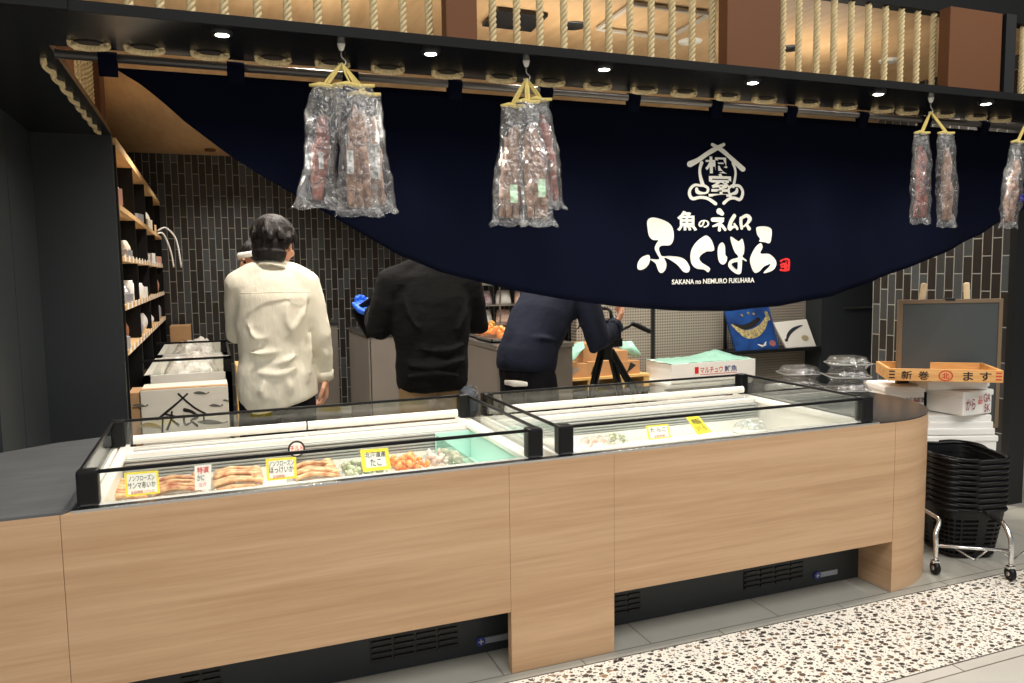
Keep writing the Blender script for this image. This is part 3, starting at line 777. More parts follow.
packs = [(120, 488, ('legs', M_crab), 'tray of seafood in the left freezer behind the first yellow card at its left end'), (178, 482, ('legs', M_crab2), 'tray of brown seafood between the leftmost yellow card and the pink and white card'),
         (236, 474, ('legs', M_crab), 'tray of crab legs right of the pink and white card'), (310, 466, ('legs', M_crab), 'tray of long crab legs right of the second yellow card'),
         (358, 461, ('lumps', M_clam, .016, 60), 'tray of greenish white shellfish left of the third yellow card'), (402, 457, ('lumps', M_salm, .014, 70), 'tray of orange salmon pieces right of the third yellow card'), (438, 454, ('lumps', M_pink, .018, 50), 'tray of pale pink shrimp, rightmost in the left freezer')]
xs = []
for px, py, st, lb in packs:
    x = P(px, py, 2, .66).x; xs.append(x)
for i, (px, py, st, lb) in enumerate(packs):
    gap = min([abs(xs[i] - q) for j, q in enumerate(xs) if j != i])
    w = min(.235, gap - .006) if gap < .3 else .235
    pack(xs[i] if i else xs[0] + .02, .545, w, .23, st, lb)
    ex = copy_tree([o for o in COL.objects if o.name.startswith('seafood_pack')][-1]) if False else None
# a second row nearer the front glass, only partly seen
# price cards
def card(px4, y, base, lines, label, border=None, thick=.002, name='price_card', cat='price card', tilt=0):
    cx = sum(c[0] for c in px4) / 4; cy = max(c[1] for c in px4)
    b = P(cx, cy, 1, y); t = empty(name, b); tag(t, label, cat)
    f = quad_map(px4); bm = nb()
    def pl(u, v, dy=0): 
        p = P(*f(u, v), 1, y); return Vector((p.x, p.y + dy + tilt * (p.z - b.z), p.z))
    q = [(0, 0), (1, 0), (1, 1), (0, 1)]
    prism(bm, q, lambda p: pl(p[0], p[1]), lambda p: pl(p[0], p[1], thick)); wpart('card', bm, base, t)
    if border:
        m_, fr = border; bm = nb(); prism(bm, [(fr, fr * 1.2), (1 - fr, fr * 1.2), (1 - fr, 1 - fr * 1.2), (fr, 1 - fr * 1.2)], lambda p: pl(p[0], p[1], -.0008), lambda p: pl(p[0], p[1], .0002)); wpart('field', bm, m_, t)
    for s, u0, v0, u1, v1, m_ in lines:
        wtext('writing', s, (lambda u, v, u0=u0, v0=v0, u1=u1, v1=v1: pl(u0 + (u1 - u0) * u, v0 + (v1 - v0) * v, -.0018)), m_, t, .008)
    return t
M_orangeink = mat('orange_ink', (205, 80, 40), 0.7)
card(((124, 473), (158, 470.5), (160, 493), (126, 497)), .30, M_yellow, [('ノンフローズン', .12, .62, .88, .86, M_ink), ('サンマ赤いか', .08, .3, .9, .58, M_ink), ('全品特価 1パック', .15, .08, .85, .22, M_orangeink)], 'yellow price card with black brush writing at the left end of the left freezer', (M_paper, .07))
card(((194.5, 466), (211.5, 464.5), (210.5, 489), (195, 490.5)), .30, M_paper, [('特選', .15, .66, .85, .94, M_red), ('かに', .15, .38, .6, .62, M_ink), ('北海', .25, .12, .75, .3, mat('pink_ink', (220, 90, 120), .7))], 'narrow white and pink upright card between seafood trays in the left freezer')
card(((265.5, 459), (296, 457), (297, 478), (267, 481)), .30, M_yellow, [('ノンフローズン', .1, .64, .92, .9, M_ink), ('ほっけいか', .1, .32, .9, .62, M_ink), ('全品特価', .2, .08, .6, .24, M_orangeink)], 'yellow edged card with black writing in front of the long crab legs', (M_paper, .09))
card(((360, 450), (388, 448), (391, 469), (363, 472)), .34, M_yellow, [('北海道産', .15, .62, .88, .88, M_ink), ('たこ', .3, .22, .7, .56, M_ink)], 'yellow edged card with a white field between the shellfish and the orange salmon', (M_paper, .14))
t = card(((288, 442), (305, 441), (306, 456), (288.5, 457)), .655, M_paper, [('チルド', .12, .35, .88, .75, M_red)], 'round black-rimmed sticker with red writing on the rear grille of the left freezer', name='round_sign', cat='sign')
for ch in list(t.children):
    if ch.name.startswith('card'): bpy.data.objects.remove(ch)
bm = nb(); c = P(296.5, 449, 1, .66); cyl(bm, (c.x, .663, c.z), (c.x, .660, c.z), .033, 28); wpart('rim', bm, M_ink, t)
bm = nb(); cyl(bm, (c.x, .6605, c.z), (c.x, .657, c.z), .026, 28); wpart('card', bm, M_paper, t)
card(((646, 426), (668, 424), (671, 437.5), (649, 440)), .42, M_yellow, [('たらこ', .15, .5, .85, .82, M_ink), ('全品特価', .25, .12, .75, .3, M_orangeink)], 'small yellow edged card standing on the empty floor of the right freezer', (M_paper, .08))
card(((689, 418), (701, 416), (712, 432), (698, 435)), .42, M_yellow, [('特価品', .2, .55, .85, .85, M_ink), ('いくら', .2, .15, .85, .5, M_ink)], 'slanting bright yellow card with black writing in the right freezer', tilt=.3)
# wrapped goods left in the right freezer
for px, py, w, m_, lb in ((583, 441, .12, M_pink, 'small pack of pinkish seafood at the left end of the right freezer'), (600, 438, .09, M_clam, 'small pale pack beside the pinkish pack in the right freezer'), (806, 421, .16, M_clam, 'flat clear pack lying in the right end of the right freezer'), (735, 426, .13, mat('pale_pack', (226, 232, 228), .3), 'flat whitish pack right of the slanting yellow card')):
    p = P(px, py, 2, .63); pack(p.x, min(.6, p.y), w, .10, ('lumps', m_, .010, 22), lb)

# ---------------------------------------------------------------- hanging bags of dried fish
M_dried = mat('dried_fish', (150, 88, 74), 0.55, noise_amt=0.6, noise_scale=55, rgb2=(70, 38, 34), bump=0.6, bump_scale=70)
M_dried2 = mat('dried_fish_pale', (172, 140, 118), 0.55, noise_amt=0.6, noise_scale=60, rgb2=(88, 60, 50), bump=0.6, bump_scale=70)
M_label = mat('pack_label', (222, 222, 220), 0.6, noise_amt=0.25, noise_scale=90, rgb2=(120, 120, 120))
def hook(x, y, px_label):
    t = empty('ceiling_hook', (x, y, ZS)); tag(t, px_label, 'hook')
    bm = nb(); tube(bm, [(0, 0, 0), (0, 0, -.004), (0, 0, -.018), (0, 0, -.022)], [.012, .012, .008, .004], 14); link('cap', bm, M_white, t, True)
    bm = nb(); tube(bm, smoothpts([(0, 0, -.02), (0, 0, -.04), (.012, 0, -.052), (.008, 0, -.066), (-.006, 0, -.068), (-.011, 0, -.060)], 4), .0022, 8); link('hook', bm, M_steel, t, True)
    return t
def fish_bag(hx, hy, cx, cy, ztop, zbot, wt, wb, lean, label, seed, content=M_dried, sticker=None, flare=1.22, nst=3):
    """clear bag: cord from the hook, yellow clip along the top, strips of dried fish inside"""
    rnd = random.Random(seed)
    t = empty('dried_fish_bag', (cx, cy, zbot)); tag(t, label, 'dried fish bag')
    H = ztop - zbot
    def axis(s): return Vector((lean * (s - .0), 0, H * (1 - s)))        # s 0 at top, 1 at bottom (local)
    bm = nb(); seg = 28; N = 26; rings = []
    for i in range(N + 1):
        s = i / N; c = axis(s)
        w = (wt + (wb - wt) * s) * (1 + .10 * math.sin(s * 9 + seed)) / 2
        if s > .93: w *= 1 + (flare - 1) * (s - .93) / .07
        th = .034 * math.sin(PI * min(1, max(0.02, s * 1.02))) ** .55 + .002
        if s > .95: th = .004
        ring = []
        for k in range(seg):
            a = 2 * PI * k / seg; ca, sa = math.cos(a), math.sin(a)
            p = Vector((c.x + w * math.copysign(abs(ca) ** .8, ca), th * sa, c.z))
            nn = noise.noise(Vector((p.x * 34 + seed, p.y * 34, p.z * 22))); n2 = noise.noise(Vector((p.x * 90, p.y * 90 + seed, p.z * 60)))
            p += Vector((ca * .7, sa, 0)) * (nn * .012 + n2 * .006)
            if i == N: p.z += .005 * math.sin(k * 1.3 + seed)
            ring.append(bm.verts.new(p))
        rings.append(ring)
    for i in range(N):
        for k in range(seg): bm.faces.new((rings[i][k], rings[i][(k + 1) % seg], rings[i + 1][(k + 1) % seg], rings[i + 1][k]))
    link('plastic_bag', bm, M_film, t, True)
    bm = nb()
    for k in range(nst):
        off = (k - (nst - 1) / 2) * (wb * .62 / nst)
        pts = []; s0 = rnd.uniform(.12, .28)
        for i in range(8):
            s = s0 + (.93 - s0) * i / 7; c = axis(s)
            pts.append((c.x + off * (.45 + .55 * s) + rnd.uniform(-.003, .003), rnd.uniform(-.008, .008), c.z))
        sp_ = smoothpts(pts, 3); R = [.004 + (.022 if nst == 1 else .013) * math.sin(PI * min(1, (.12 + .78 * i / len(sp_)))) * rnd.uniform(.8, 1.15) for i in range(len(sp_))]
        tube(bm, sp_, [(r, r * .6) for r in R], 8, side=(1, 0, 0))
    link('dried_fish', bm, content, t, True)
    bm = nb(); tube(bm, [(-wt / 2 - .006, 0, H - .002), (-wt * .2, -.004, H + .004), (wt * .15, .003, H), (wt / 2 + .006, 0, H + .004)], [.0045, .007, .0075, .005], 8); link('clip', bm, M_ropeyellow, t, True)
    bm = nb(); hk = Vector((hx - cx, hy - cy, ZS - .060 - zbot))
    for a in (-.09, .07, .01):
        e = Vector((wt * a, 0, H + .004)); mid = (hk + e) / 2 + Vector((a * .03, 0, 0)); tube(bm, smoothpts([hk, mid, e], 4), .0035, 6)
    link('cord', bm, M_ropeyellow, t, True)
    if sticker:
        for (s, dx, w, h, m_) in sticker:
            c = axis(s); bm = nb(); r = bmesh.ops.create_grid(bm, x_segments=6, y_segments=6, size=.5)['verts']
            for v in r: v.co = Vector((c.x + dx + v.co.x * w, -.044 + .003 * math.sin(v.co.y * 8), c.z + v.co.y * h))
            o = link('sticker', bm, m_, t); md = o.modifiers.new('thick', 'SOLIDIFY'); md.thickness = .001
    return t
M_greenst = mat('green_sticker', (150, 200, 150), .5, noise_amt=.5, noise_scale=80, rgb2=(230, 240, 230))
YH = 0.075
def bx(px, py): p = P(px, py, 1, YH); return p.x, p.z
def bundle(hpx, hpy, hl, bags):
    p = P(hpx, hpy, 2, ZS); hook(p.x, YH, hl)
    for k, (pt, pb, wt_, wb_, lb, content, st, dy) in enumerate(bags):
        xt, zt_ = bx(*pt); xb, zb = bx(*pb)
        sc = 1 / 285.0
        fish_bag(p.x, YH, xt, YH + dy, zt_, zb, wt_ * sc, wb_ * sc, xb - xt, lb, 3 + k * 7 + int(hpx), content, st, nst=1 if 'one dark red' in lb else 3)
bundle(342, 42, 'white capped hook holding the leftmost bundle of dried fish', [
    ((326, 86), (317, 209), 26, 36, 'slim clear bag with one dark red dried fish, left side of the leftmost bundle', M_dried, [(.62, -.004, .014, .05, M_label)], .0),
    ((352, 88), (358, 217), 34, 36, 'clear bag of dried fish strips in the middle of the leftmost bundle', M_dried2, [(.60, -.03, .02, .07, M_label)], -.035),
    ((366, 93), (377, 212), 26, 38, 'clear bag with a big printed label, right side of the leftmost bundle', M_dried2, [(.58, -.008, .056, .11, M_label)], .02)])
bundle(527, 60, 'hook holding the second bundle of dried fish, near the middle of the curtain', [
    ((513, 106), (508, 226), 22, 36, 'crinkled clear bag with a green sticker, left side of the second bundle', M_dried2, [(.74, .0, .026, .06, M_greenst)], .0),
    ((524, 104), (535, 227), 22, 38, 'crinkled clear bag with a green sticker, middle front of the second bundle', M_dried2, [(.70, .004, .026, .06, M_greenst)], -.035),
    ((543, 98), (554, 208), 22, 30, 'clear bag of dried fish hanging higher, right side of the second bundle', M_dried, None, .025)])
bundle(933, 97, 'hook holding the third bundle of dried fish, right of the shop name', [
    ((922, 133), (920, 224), 22, 28, 'clear bag of dried fish, left one of the two right of the shop name', M_dried, None, .0),
    ((942, 134), (943, 227), 24, 30, 'clear bag of dried fish, right one of the two right of the shop name', M_dried2, None, -.02)])
bundle(1030, 106, 'hook at the right edge for the last bundle of dried fish', [
    ((1018, 142), (1008, 228), 22, 34, 'clear bag of dried fish cut by the right edge of the view', M_dried2, [(.66, .01, .02, .03, M_blueink)], .0)])

# ---------------------------------------------------------------- shelving on the left
shelf = empty('shelving_unit', (-0.65, 3.95, 0)); tag(shelf, 'black shelving unit with pale wooden shelves full of small goods', 'shelves')
SX0, SX1 = -0.86, -0.43
ybays = [2.10, 3.03, 3.96, 4.89, 5.82]
for y in ybays:
    bm = nb(); box(bm, SX0, SX1, y - .012, y + .012, 0, 2.10); wpart('upright', bm, M_shelfblack, shelf)
bm = nb(); box(bm, SX0 - .02, SX0, 2.1, 5.82, 0, CEIL); wpart('back_board', bm, M_shelfblack, shelf)
bm = nb(); box(bm, SX0, SX1 + .004, 2.11, 5.83, 2.10, 2.14); wpart('top_board', bm, M_pineY, shelf)
SZ = [1.80, 1.53, 1.27, 1.03]
for z in SZ:
    bm = nb(); box(bm, SX0, SX1 + .004, 2.11, 5.82, z - .028, z); b = wpart('shelf_board', bm, M_pineY, shelf)
    for k in range(16 if z < 1.7 else 0):
        y = 2.2 + k * .228
        bm = nb(); box(bm, SX1 + .004, SX1 + .006, y, y + .07, z - .026, z + .010); wpart('price_tag', bm, M_paper, b)
bm = nb(); box(bm, SX0, SX1, 2.11, 5.82, .02, .5); wpart('lower_cupboard', bm, M_shelfblack, shelf)
kinds = []
def pouch_bm(w, h, d, seed):
    bm = nb(); rings = []
    for i in range(7):
        s = i / 6; th = d / 2 * math.sin(PI * min(.97, .12 + .8 * (1 - s))) + .002
        rings.append((Vector((0, .01 * s, h * s)), (w / 2 * (1 - .25 * s * s), th)))
    tube(bm, [r[0] for r in rings], [r[1] for r in rings], 12, side=(1, 0, 0))
    for v in bm.verts: v.co += Vector((1, 1, .3)) * .006 * noise.noise(v.co * 30 + Vector((seed, 0, 0)))
    return bm
def can_bm(r, h):
    bm = nb(); tube(bm, [(0, 0, 0), (0, 0, .004), (0, 0, h - .02), (0, 0, h - .012), (0, 0, h)], [r * .94, r, r, r * .8, r * .8], 18); return bm
goods = [
    ('gift_box', 'box', 0), ('pouch', 'pouch', 1), ('jar', 'jar', 2)]
gcol = [mat('goods_cream', (232, 222, 200), .5), mat('goods_white', (238, 238, 234), .4), mat('goods_green', (60, 160, 90), .45), mat('goods_pinkish', (214, 160, 140), .5), mat('goods_tan', (206, 166, 118), .6), mat('goods_silver', (190, 190, 196), .3, metal=.5), mat('goods_brown', (140, 92, 60), .6)]
cname = ['cream', 'white', 'green', 'pinkish', 'tan', 'silver', 'brown']
sname = ['top', 'second', 'third', 'bottom']; bname = ['nearest', 'second', 'third', 'farthest']
rnd = random.Random(5)
for si, z in enumerate(SZ):
    for bi in range(4):
        y0 = ybays[bi] + .06; slots = 4
        for q in range(slots):
            y = y0 + .10 + q * .20; kd = (si + bi + q) % 3; ci = rnd.choice([0, 1, 1, 0, 3, 4, 5, 6]); 
            if si == 1 and bi == 0 and q == 0: kd, ci = 1, 1
            if si == 2 and bi == 0 and q == 0: kd, ci = 2, 2
            if si == 0: kd = 0 if q % 2 == 0 else 1
            h = rnd.uniform(.06, .13)
            if rnd.random() < .4 and not (bi == 0 and q == 0): continue
            if kd == 0: bm = nb(); box(bm, -.08, .05, -.07, .07, 0, h * .8, .003); nm = 'gift_box'; ct = 'box'
            elif kd == 1: bm = pouch_bm(.15, h * 1.2, .07, q); nm = 'pouch'; ct = 'pouch'
            else: bm = can_bm(.036, h); nm = 'jar'; ct = 'jar'
            o = link(nm, bm, gcol[ci], None, kd != 0); o.location = (SX1 - (.055 if kd == 0 else .05), y, z); o.rotation_euler = (0, 0, rnd.uniform(-.3, .3) + (PI / 2 if kd == 1 else 0))
            tag(o, '%s %s, %s in the %s bay of the %s shelf' % (cname[ci], ct, ['first', 'second', 'third', 'last'][q], bname[bi], sname[si]), ct)
# pale straps hanging off the far end of the shelves
bm = nb(); tube(bm, smoothpts([(-.43, 5.3, 1.83), (-.36, 5.35, 1.86), (-.28, 5.4, 1.75), (-.25, 5.4, 1.5)], 5), .008, 6); tube(bm, smoothpts([(-.43, 5.2, 1.80), (-.38, 5.25, 1.80), (-.33, 5.3, 1.65), (-.31, 5.3, 1.5)], 5), .008, 6)
tag(link('hanging_straps', bm, gcol[1], smooth=True), 'two pale curved straps hanging at the far end of the shelves', 'straps')

# printed carton with the brushed emblem, chest cases behind it
car = empty('carton', (-.17, 2.35, 0)); tag(car, 'printed white carton with a brushed roof emblem and fish, behind the left freezer', 'carton')
CY = 2.25; tl = P(140, 391, 1, CY); tr = P(228, 391, 1, CY)
bm = nb(); box(bm, tl.x, tr.x, CY, CY + .28, .34, tl.z, .004); wpart('box', bm, M_whitecard, car)
bm = nb(); box(bm, tl.x, tr.x, CY + .003, CY + .06, tl.z, tl.z + .004); wpart('flap', bm, M_card, car)
def onC(px, py): p = P(px, py, 1, CY - .0015); return p
def cstroke(name, lst, m):
    bm = nb()
    for st in lst: brush(bm, [(120 + x / 4.016, 270 + y / 4.016, r / 4.016) for x, y, r in st], onC)
    return wpart(name, bm, m, car)
cstroke('brushed_emblem', [[(270, 498, 4), (235, 530, 4), (190, 568, 5), (150, 600, 4)], [(235, 498, 4), (270, 530, 4), (310, 560, 4), (355, 582, 4)],
    [(185, 580, 4), (235, 590, 3)], [(208, 570, 4), (205, 600, 4), (190, 640, 5)], [(205, 600, 3), (235, 622, 5)], [(260, 562, 8), (290, 570, 6), (310, 590, 6), (290, 600, 4)], [(255, 585, 4), (262, 620, 5), (285, 612, 3)], [(285, 605, 4), (310, 625, 5)], [(172, 590, 3), (170, 650, 4)], [(335, 575, 3), (338, 608, 4)]], M_ink)
M_fishprint = mat('fish_print', (92, 92, 84), .7)
for k, (x, y, L, h) in enumerate(((325, 495, 30, 6), (80, 545, 30, 6), (385, 545, 26, 5), (425, 525, 12, 4), (370, 612, 60, 9))):
    cstroke('fish_print', [[(x - L, y - 1, 1.2), (x - L * .4, y - 2, h), (x + L * .3, y, h * .8), (x + L * .75, y + 2, 1.5), (x + L, y - 3, 3)]], M_fishprint)
cstroke('fish_print', [[(70, 632, 3), (110, 622, 9), (150, 628, 7), (165, 636, 2)]], mat('fish_print_gold', (160, 140, 80), .7))
# stand below the carton
bm = nb(); box(bm, tl.x + .01, tr.x - .01, CY + .01, CY + .27, .0, .34, .004); tag(link('storage_crate', bm, M_card), 'brown carton underneath the printed white carton', 'carton')
bm = nb(); box(bm, tl.x - .06, tl.x - .006, CY + .01, CY + .25, 0, tl.z - .01, .003); tag(link('carton', bm, M_card), 'narrow brown carton standing left of the printed white carton', 'carton')
M_crinkle = mat('crinkled_white', (240, 238, 232), .35, noise_amt=.35, noise_scale=14, rgb2=(170, 160, 150), bump=1.0, bump_scale=26)
def chest(y0, y1, lab, heaplab):
    t = empty('chest_case', (-.14, (y0 + y1) / 2, 0)); tag(t, lab, 'chest case')
    x0, x1, zt_ = -.42, .10, .80
    bm = nb()
    for a in ((x0, x0 + .04, y0, y1, .1, zt_), (x1 - .04, x1, y0, y1, .1, zt_), (x0, x1, y0, y0 + .04, .1, zt_), (x0, x1, y1 - .04, y1, .1, zt_), (x0, x1, y0, y1, .1, .62)): box(bm, *a)
    wpart('tank', bm, M_white, t)
    bm = nb(); box(bm, x0, x1, y0, y0 + .012, zt_ + .085, zt_ + .1); box(bm, x1 - .012, x1, y0, y1, zt_ + .085, zt_ + .1); wpart('top_rail', bm, M_blkplastic, t)
    bm = nb(); box(bm, x1 - .05, x1, y0, y0 + .05, zt_, zt_ + .1, .004); wpart('corner_post', bm, M_blkplastic, t)
    bm = nb(); box(bm, x0, x1 - .05, y0 + .004, y0 + .008, zt_, zt_ + .085); wpart('glass_pane', bm, M_glass, t)
    bm = nb(); r = bmesh.ops.create_grid(bm, x_segments=40, y_segments=40, size=.5)['verts']
    for v in r:
        e = max(abs(v.co.x), abs(v.co.y)) * 2
        x_ = v.co.x * (x1 - x0 - .12); y_ = v.co.y * (y1 - y0 - .16)
        v.co = Vector(((x0 + x1) / 2 + x_, (y0 + y1) / 2 + y_, .63 + (1 - e ** 4) * (.21 + .08 * noise.noise(Vector((x_ * 9, y_ * 9, y0)))) + .02 * noise.noise(Vector((x_ * 40, y_ * 40, 0)))))
    tag(link('wrapped_goods', bm, M_crinkle, None, True), heaplab, 'wrapped goods')
chest(2.85, 4.0, 'white chest case with a black rail behind the printed carton', 'heap of crinkled white wrapped goods in the nearer chest case')
chest(4.2, 5.4, 'farther white chest case below the tiled back wall', 'heap of crinkled white wrapped goods in the farther chest case')
p = P(218, 388, 1, 2.8)
bm = nb(); box(bm, .12, .16, 2.62, 2.9, 0, .86, .003); tag(link('board', bm, M_pine), 'pale wooden board leaning beside the nearer chest case', 'board')
bm = nb(); box(bm, -.38, -.20, 5.45, 5.75, 0, .95, .003); tag(link('carton', bm, M_card), 'brown carton at the far end under the shelves', 'carton')

# ---------------------------------------------------------------- service tables in the middle
def cabinet(x0, x1, y0, y1, z, lab, top=M_dkworktop, seams=()):
    t = empty('service_cabinet', ((x0 + x1) / 2, (y0 + y1) / 2, 0)); tag(t, lab, 'cabinet')
    bm = nb(); box(bm, x0, x1, y0, y1, 0.0, z - .03, .002); wpart('carcass', bm, M_cabinet, t)
    bm = nb(); box(bm, x0 - .01, x1 + .01, y0 - .01, y1 + .01, z - .03, z, .003); wpart('top', bm, top, t)
    for s in seams:
        bm = nb(); box(bm, s, s + .006, y0 - .003, y0 + .001, 0, z - .035); wpart('seam', bm, M_blkmetal, t)
    return t
c0 = P(368, 334, 2, .95)
cabinet(c0.x, c0.x + .62, c0.y, c0.y + .9, .95, 'grey cabinet behind the person in black, its side and front in view', seams=(c0.x + .012,))
cabinet(P(296, 322, 1, 4.7).x, min(c0.x - .06, P(352, 322, 1, 4.7).x), 4.7, 5.2, P(325, 322, 1, 4.7).z, 'low grey cabinet along the tiled back wall behind the cream shirt')
c1 = P(505, 348, 2, .93)
cabinet(c1.x, c1.x + .55, c1.y + .15, c1.y + 1.6, .93, 'grey display cabinet with salmon trays on top, behind the two dark-clothed people', top=M_steel)
for k in range(3):
    t = empty('salmon_tray', (c1.x + .2 + .03 * k, c1.y + .50 + .36 * k, .93)); tag(t, ['steel tray of orange salmon on the display cabinet, nearest one', 'steel tray of orange salmon on the display cabinet, middle one', 'steel tray of yellowish fish on the display cabinet, farthest one'][k], 'fish tray')
    bm = nb(); box(bm, -.17, .17, -.16, .16, 0, .012); box(bm, -.17, -.16, -.16, .16, 0, .03); box(bm, .16, .17, -.16, .16, 0, .03); box(bm, -.17, .17, -.16, -.15, 0, .03); link('tray', bm, M_steel, t)
    r2 = random.Random(k)
    for q in range(12):
        bm = nb(); ell(bm, (0, 0, 0), (.05, .024, .018), Euler((r2.random(), r2.random(), r2.random() * 3)).to_matrix(), 10, 6)
        o = link('fillet', bm, M_salm if k < 2 else mat('yellow_fish', (226, 170, 84), .4, noise_amt=.4, noise_scale=30), t, True); o.location = (r2.uniform(-.11, .11), r2.uniform(-.1, .1), .03 + r2.random() * .04)
rk = empty('display_rack', (c1.x + .55, c1.y + 1.75, 0)); tag(rk, 'metal display rack with wrapped fish beyond the salmon trays', 'rack')
rx, ry = c1.x + .5, c1.y + 1.85
bm = nb()
for dx in (-.45, 0.1, .65): cyl(bm, (rx + dx, ry - .15, 0), (rx + dx, ry - .15, 1.5), .009, 8)
wpart('post', bm, M_steel, rk)
for z in (.95, 1.12, 1.30):
    bm = nb(); box(bm, rx - .45, rx + .65, ry - .16, ry + .2, z, z + .012); wpart('shelf', bm, M_steel, rk)
    for q in range(6):
        bm = pouch_bm(.15, .12, .07, q + z * 10)
        m_ = [M_pink, mat('pale_wrap', (224, 214, 222), .3, noise_amt=.4, noise_scale=20, rgb2=(150, 110, 110)), gcol[1]][(q + int(z * 10)) % 3]
        o = link('wrapped_fish', bm, m_, None, True); o.location = (rx - .36 + q * .18, ry - .02, z + .012)
        tag(o, 'wrapped fish pack standing on the metal rack beyond the salmon trays', 'fish pack', 'fish packs on the metal rack')

# ---------------------------------------------------------------- pallet, cartons and foam boxes at the panelled wall
YP = 2.80
lt = empty('low_table', (2.9, YP + .15, 0)); tag(lt, 'dark low table under the pallet of cartons', 'table')
pa = P(556, 386, 1, YP); pb = P(650, 379, 1, YP)
bm = nb(); box(bm, pa.x, pb.x, YP, YP + .34, .46, .50); wpart('table_top', bm, M_blkmetal, lt)
for x_ in (pa.x + .03, pb.x - .03):
    for y_ in (YP + .03, YP + .31):
        bm = nb(); box(bm, x_ - .02, x_ + .02, y_ - .02, y_ + .02, 0, .46); wpart('leg', bm, M_blkmetal, lt)
ZD = P(600, 377, 1, YP).z
pal = empty('pallet', ((pa.x + pb.x) / 2, YP + .17, .50)); tag(pal, 'pale wooden pallet carrying cartons in front of the panelled wall', 'pallet')
for k in range(3):
    bm = nb(); box(bm, pa.x, pb.x, YP + .0 + k * .13, YP + .09 + k * .13, ZD - .018, ZD); wpart('deck_board', bm, M_pine, pal)
for x_ in (pa.x, (pa.x * 2 + pb.x) / 3, (pa.x + 2 * pb.x) / 3, pb.x - .05):
    bm = nb(); box(bm, x_, x_ + .05, YP + .01, YP + .34, .50, ZD - .018); wpart('block', bm, M_pine, pal)
def cart(px0, py0, px1, y, d, z0, lab, marks=()):
    a = P(px0, py0, 1, y); b = P(px1, py0, 1, y)
    t = empty('carton', ((a.x + b.x) / 2, y + d / 2, z0)); tag(t, lab, 'carton')
    bm = nb(); box(bm, a.x, b.x, y, y + d, z0, a.z, .003); wpart('box', bm, mat('carton_tan', (184, 138, 92), .75, noise_amt=.1, noise_scale=12), t)
    for u0, u1, v0, v1, m_ in marks:
        w, h = b.x - a.x, a.z - z0
        bm = nb(); prism(bm, [(u0, v0), (u0 + (u1 - u0) * .4, v1), (u1, v0 + (v1 - v0) * .7), (u0 + (u1 - u0) * .6, v0 + (v1 - v0) * .4)], lambda p: Vector((a.x + p[0] * w, y - .002, z0 + p[1] * h)), lambda p: Vector((a.x + p[0] * w, y + .0005, z0 + p[1] * h))); wpart('print', bm, m_, t)
    return a.z, a.x, b.x
zt1, _, _ = cart(561, 365, 588, YP + .04, .26, ZD, 'tan carton at the left end of the pallet', [(.3, .7, .1, .8, mat('grey_print', (140, 130, 120), .7))])
cart(588, 362, 612, YP + .04, .26, ZD, 'tan carton in the middle of the pallet behind the tripod', [(.1, .4, .1, .7, M_ink)])
cart(613, 362, 640, YP + .04, .26, ZD, 'tan carton with a black mark at the right end of the pallet', [(.1, .3, .2, .8, M_ink), (.5, .85, .1, .9, M_ink)])
zt3 = P(613, 362, 1, YP + .04).z
cart(583, 344, 602, YP + .08, .2, zt3 - .004, 'small tan carton stacked above the pallet cartons, beside the bent elbow')
cart(615, 351, 628, YP + .06, .2, zt3, 'small tan carton on top of the right pallet carton')
def sheet(name, pts, m, lab, cat, y, thick=.004):
    bm = nb(); q = [P(x, yy, 1, y + dy) for x, yy, dy in pts]
    c = sum(q, Vector()) / len(q); vc = bm.verts.new(c + Vector((0, -.03, .01))); vs = [bm.verts.new(p) for p in q]
    for i in range(len(vs)): bm.faces.new((vs[i], vs[(i + 1) % len(vs)], vc))
    bmesh.ops.subdivide_edges(bm, edges=bm.edges, cuts=3, use_grid_fill=True)
    for v in bm.verts: v.co += Vector((.3, 1, .6)) * .02 * noise.noise(v.co * 14)
    o = link(name, bm, m, None, True); md = o.modifiers.new('thick', 'SOLIDIFY'); md.thickness = thick
    tag(o, lab, cat)
sheet('green_sheet', [(618, 340, .1), (632, 342, .02), (641, 354, -.02), (636, 358, 0), (620, 350, .05)], M_greenbag, 'pale green plastic sheet on the cartons by the tripod', 'plastic sheet', YP + .1)
sheet('plastic_wrap', [(574, 345, .1), (583, 341, .1), (585, 348, 0), (572, 362, 0), (562, 366, 0)], M_greenbag, 'pale plastic wrap hanging over the leftmost pallet carton', 'plastic wrap', YP + .02)

def foam(name, loc, rz, w, d, h, lab, lid=True, open_top=False, wall=.025):
    t = empty('foam_box', loc, rz); tag(t, lab, 'foam box')
    bm = nb()
    if open_top:
        for a in ((-w / 2, w / 2, -d / 2, -d / 2 + wall, 0, h), (-w / 2, w / 2, d / 2 - wall, d / 2, 0, h), (-w / 2, -w / 2 + wall, -d / 2 + wall, d / 2 - wall, 0, h), (w / 2 - wall, w / 2, -d / 2 + wall, d / 2 - wall, 0, h), (-w / 2 + wall, w / 2 - wall, -d / 2 + wall, d / 2 - wall, 0, wall)): box(bm, *a)
    else:
        box(bm, -w / 2 + .006, w / 2 - .006, -d / 2 + .006, d / 2 - .006, 0, h - .03 if lid else h, .008)
    link('box', bm, M_foam, t)
    if lid:
        bm = nb(); box(bm, -w / 2, w / 2, -d / 2, d / 2, h - .034, h, .008); link('lid', bm, M_foam, t)
    return t
YF = 2.62
fa = P(672, 381, 1, YF); fb = P(755, 378, 1, YF); ft = P(673, 364.5, 1, YF).z
fx = (fa.x + fb.x) / 2; fw = fb.x - fa.x; fz = fa.z - .02
t = foam('foam_box', (fx, YF + .19, fz), 0, fw, .38, ft - fz, 'open white foam box with red and blue lettering and a green sheet', lid=False, open_top=True)
hh = ft - fz
def onF(u, v): return Vector((u * fw * .5, -.1905, hh * v))
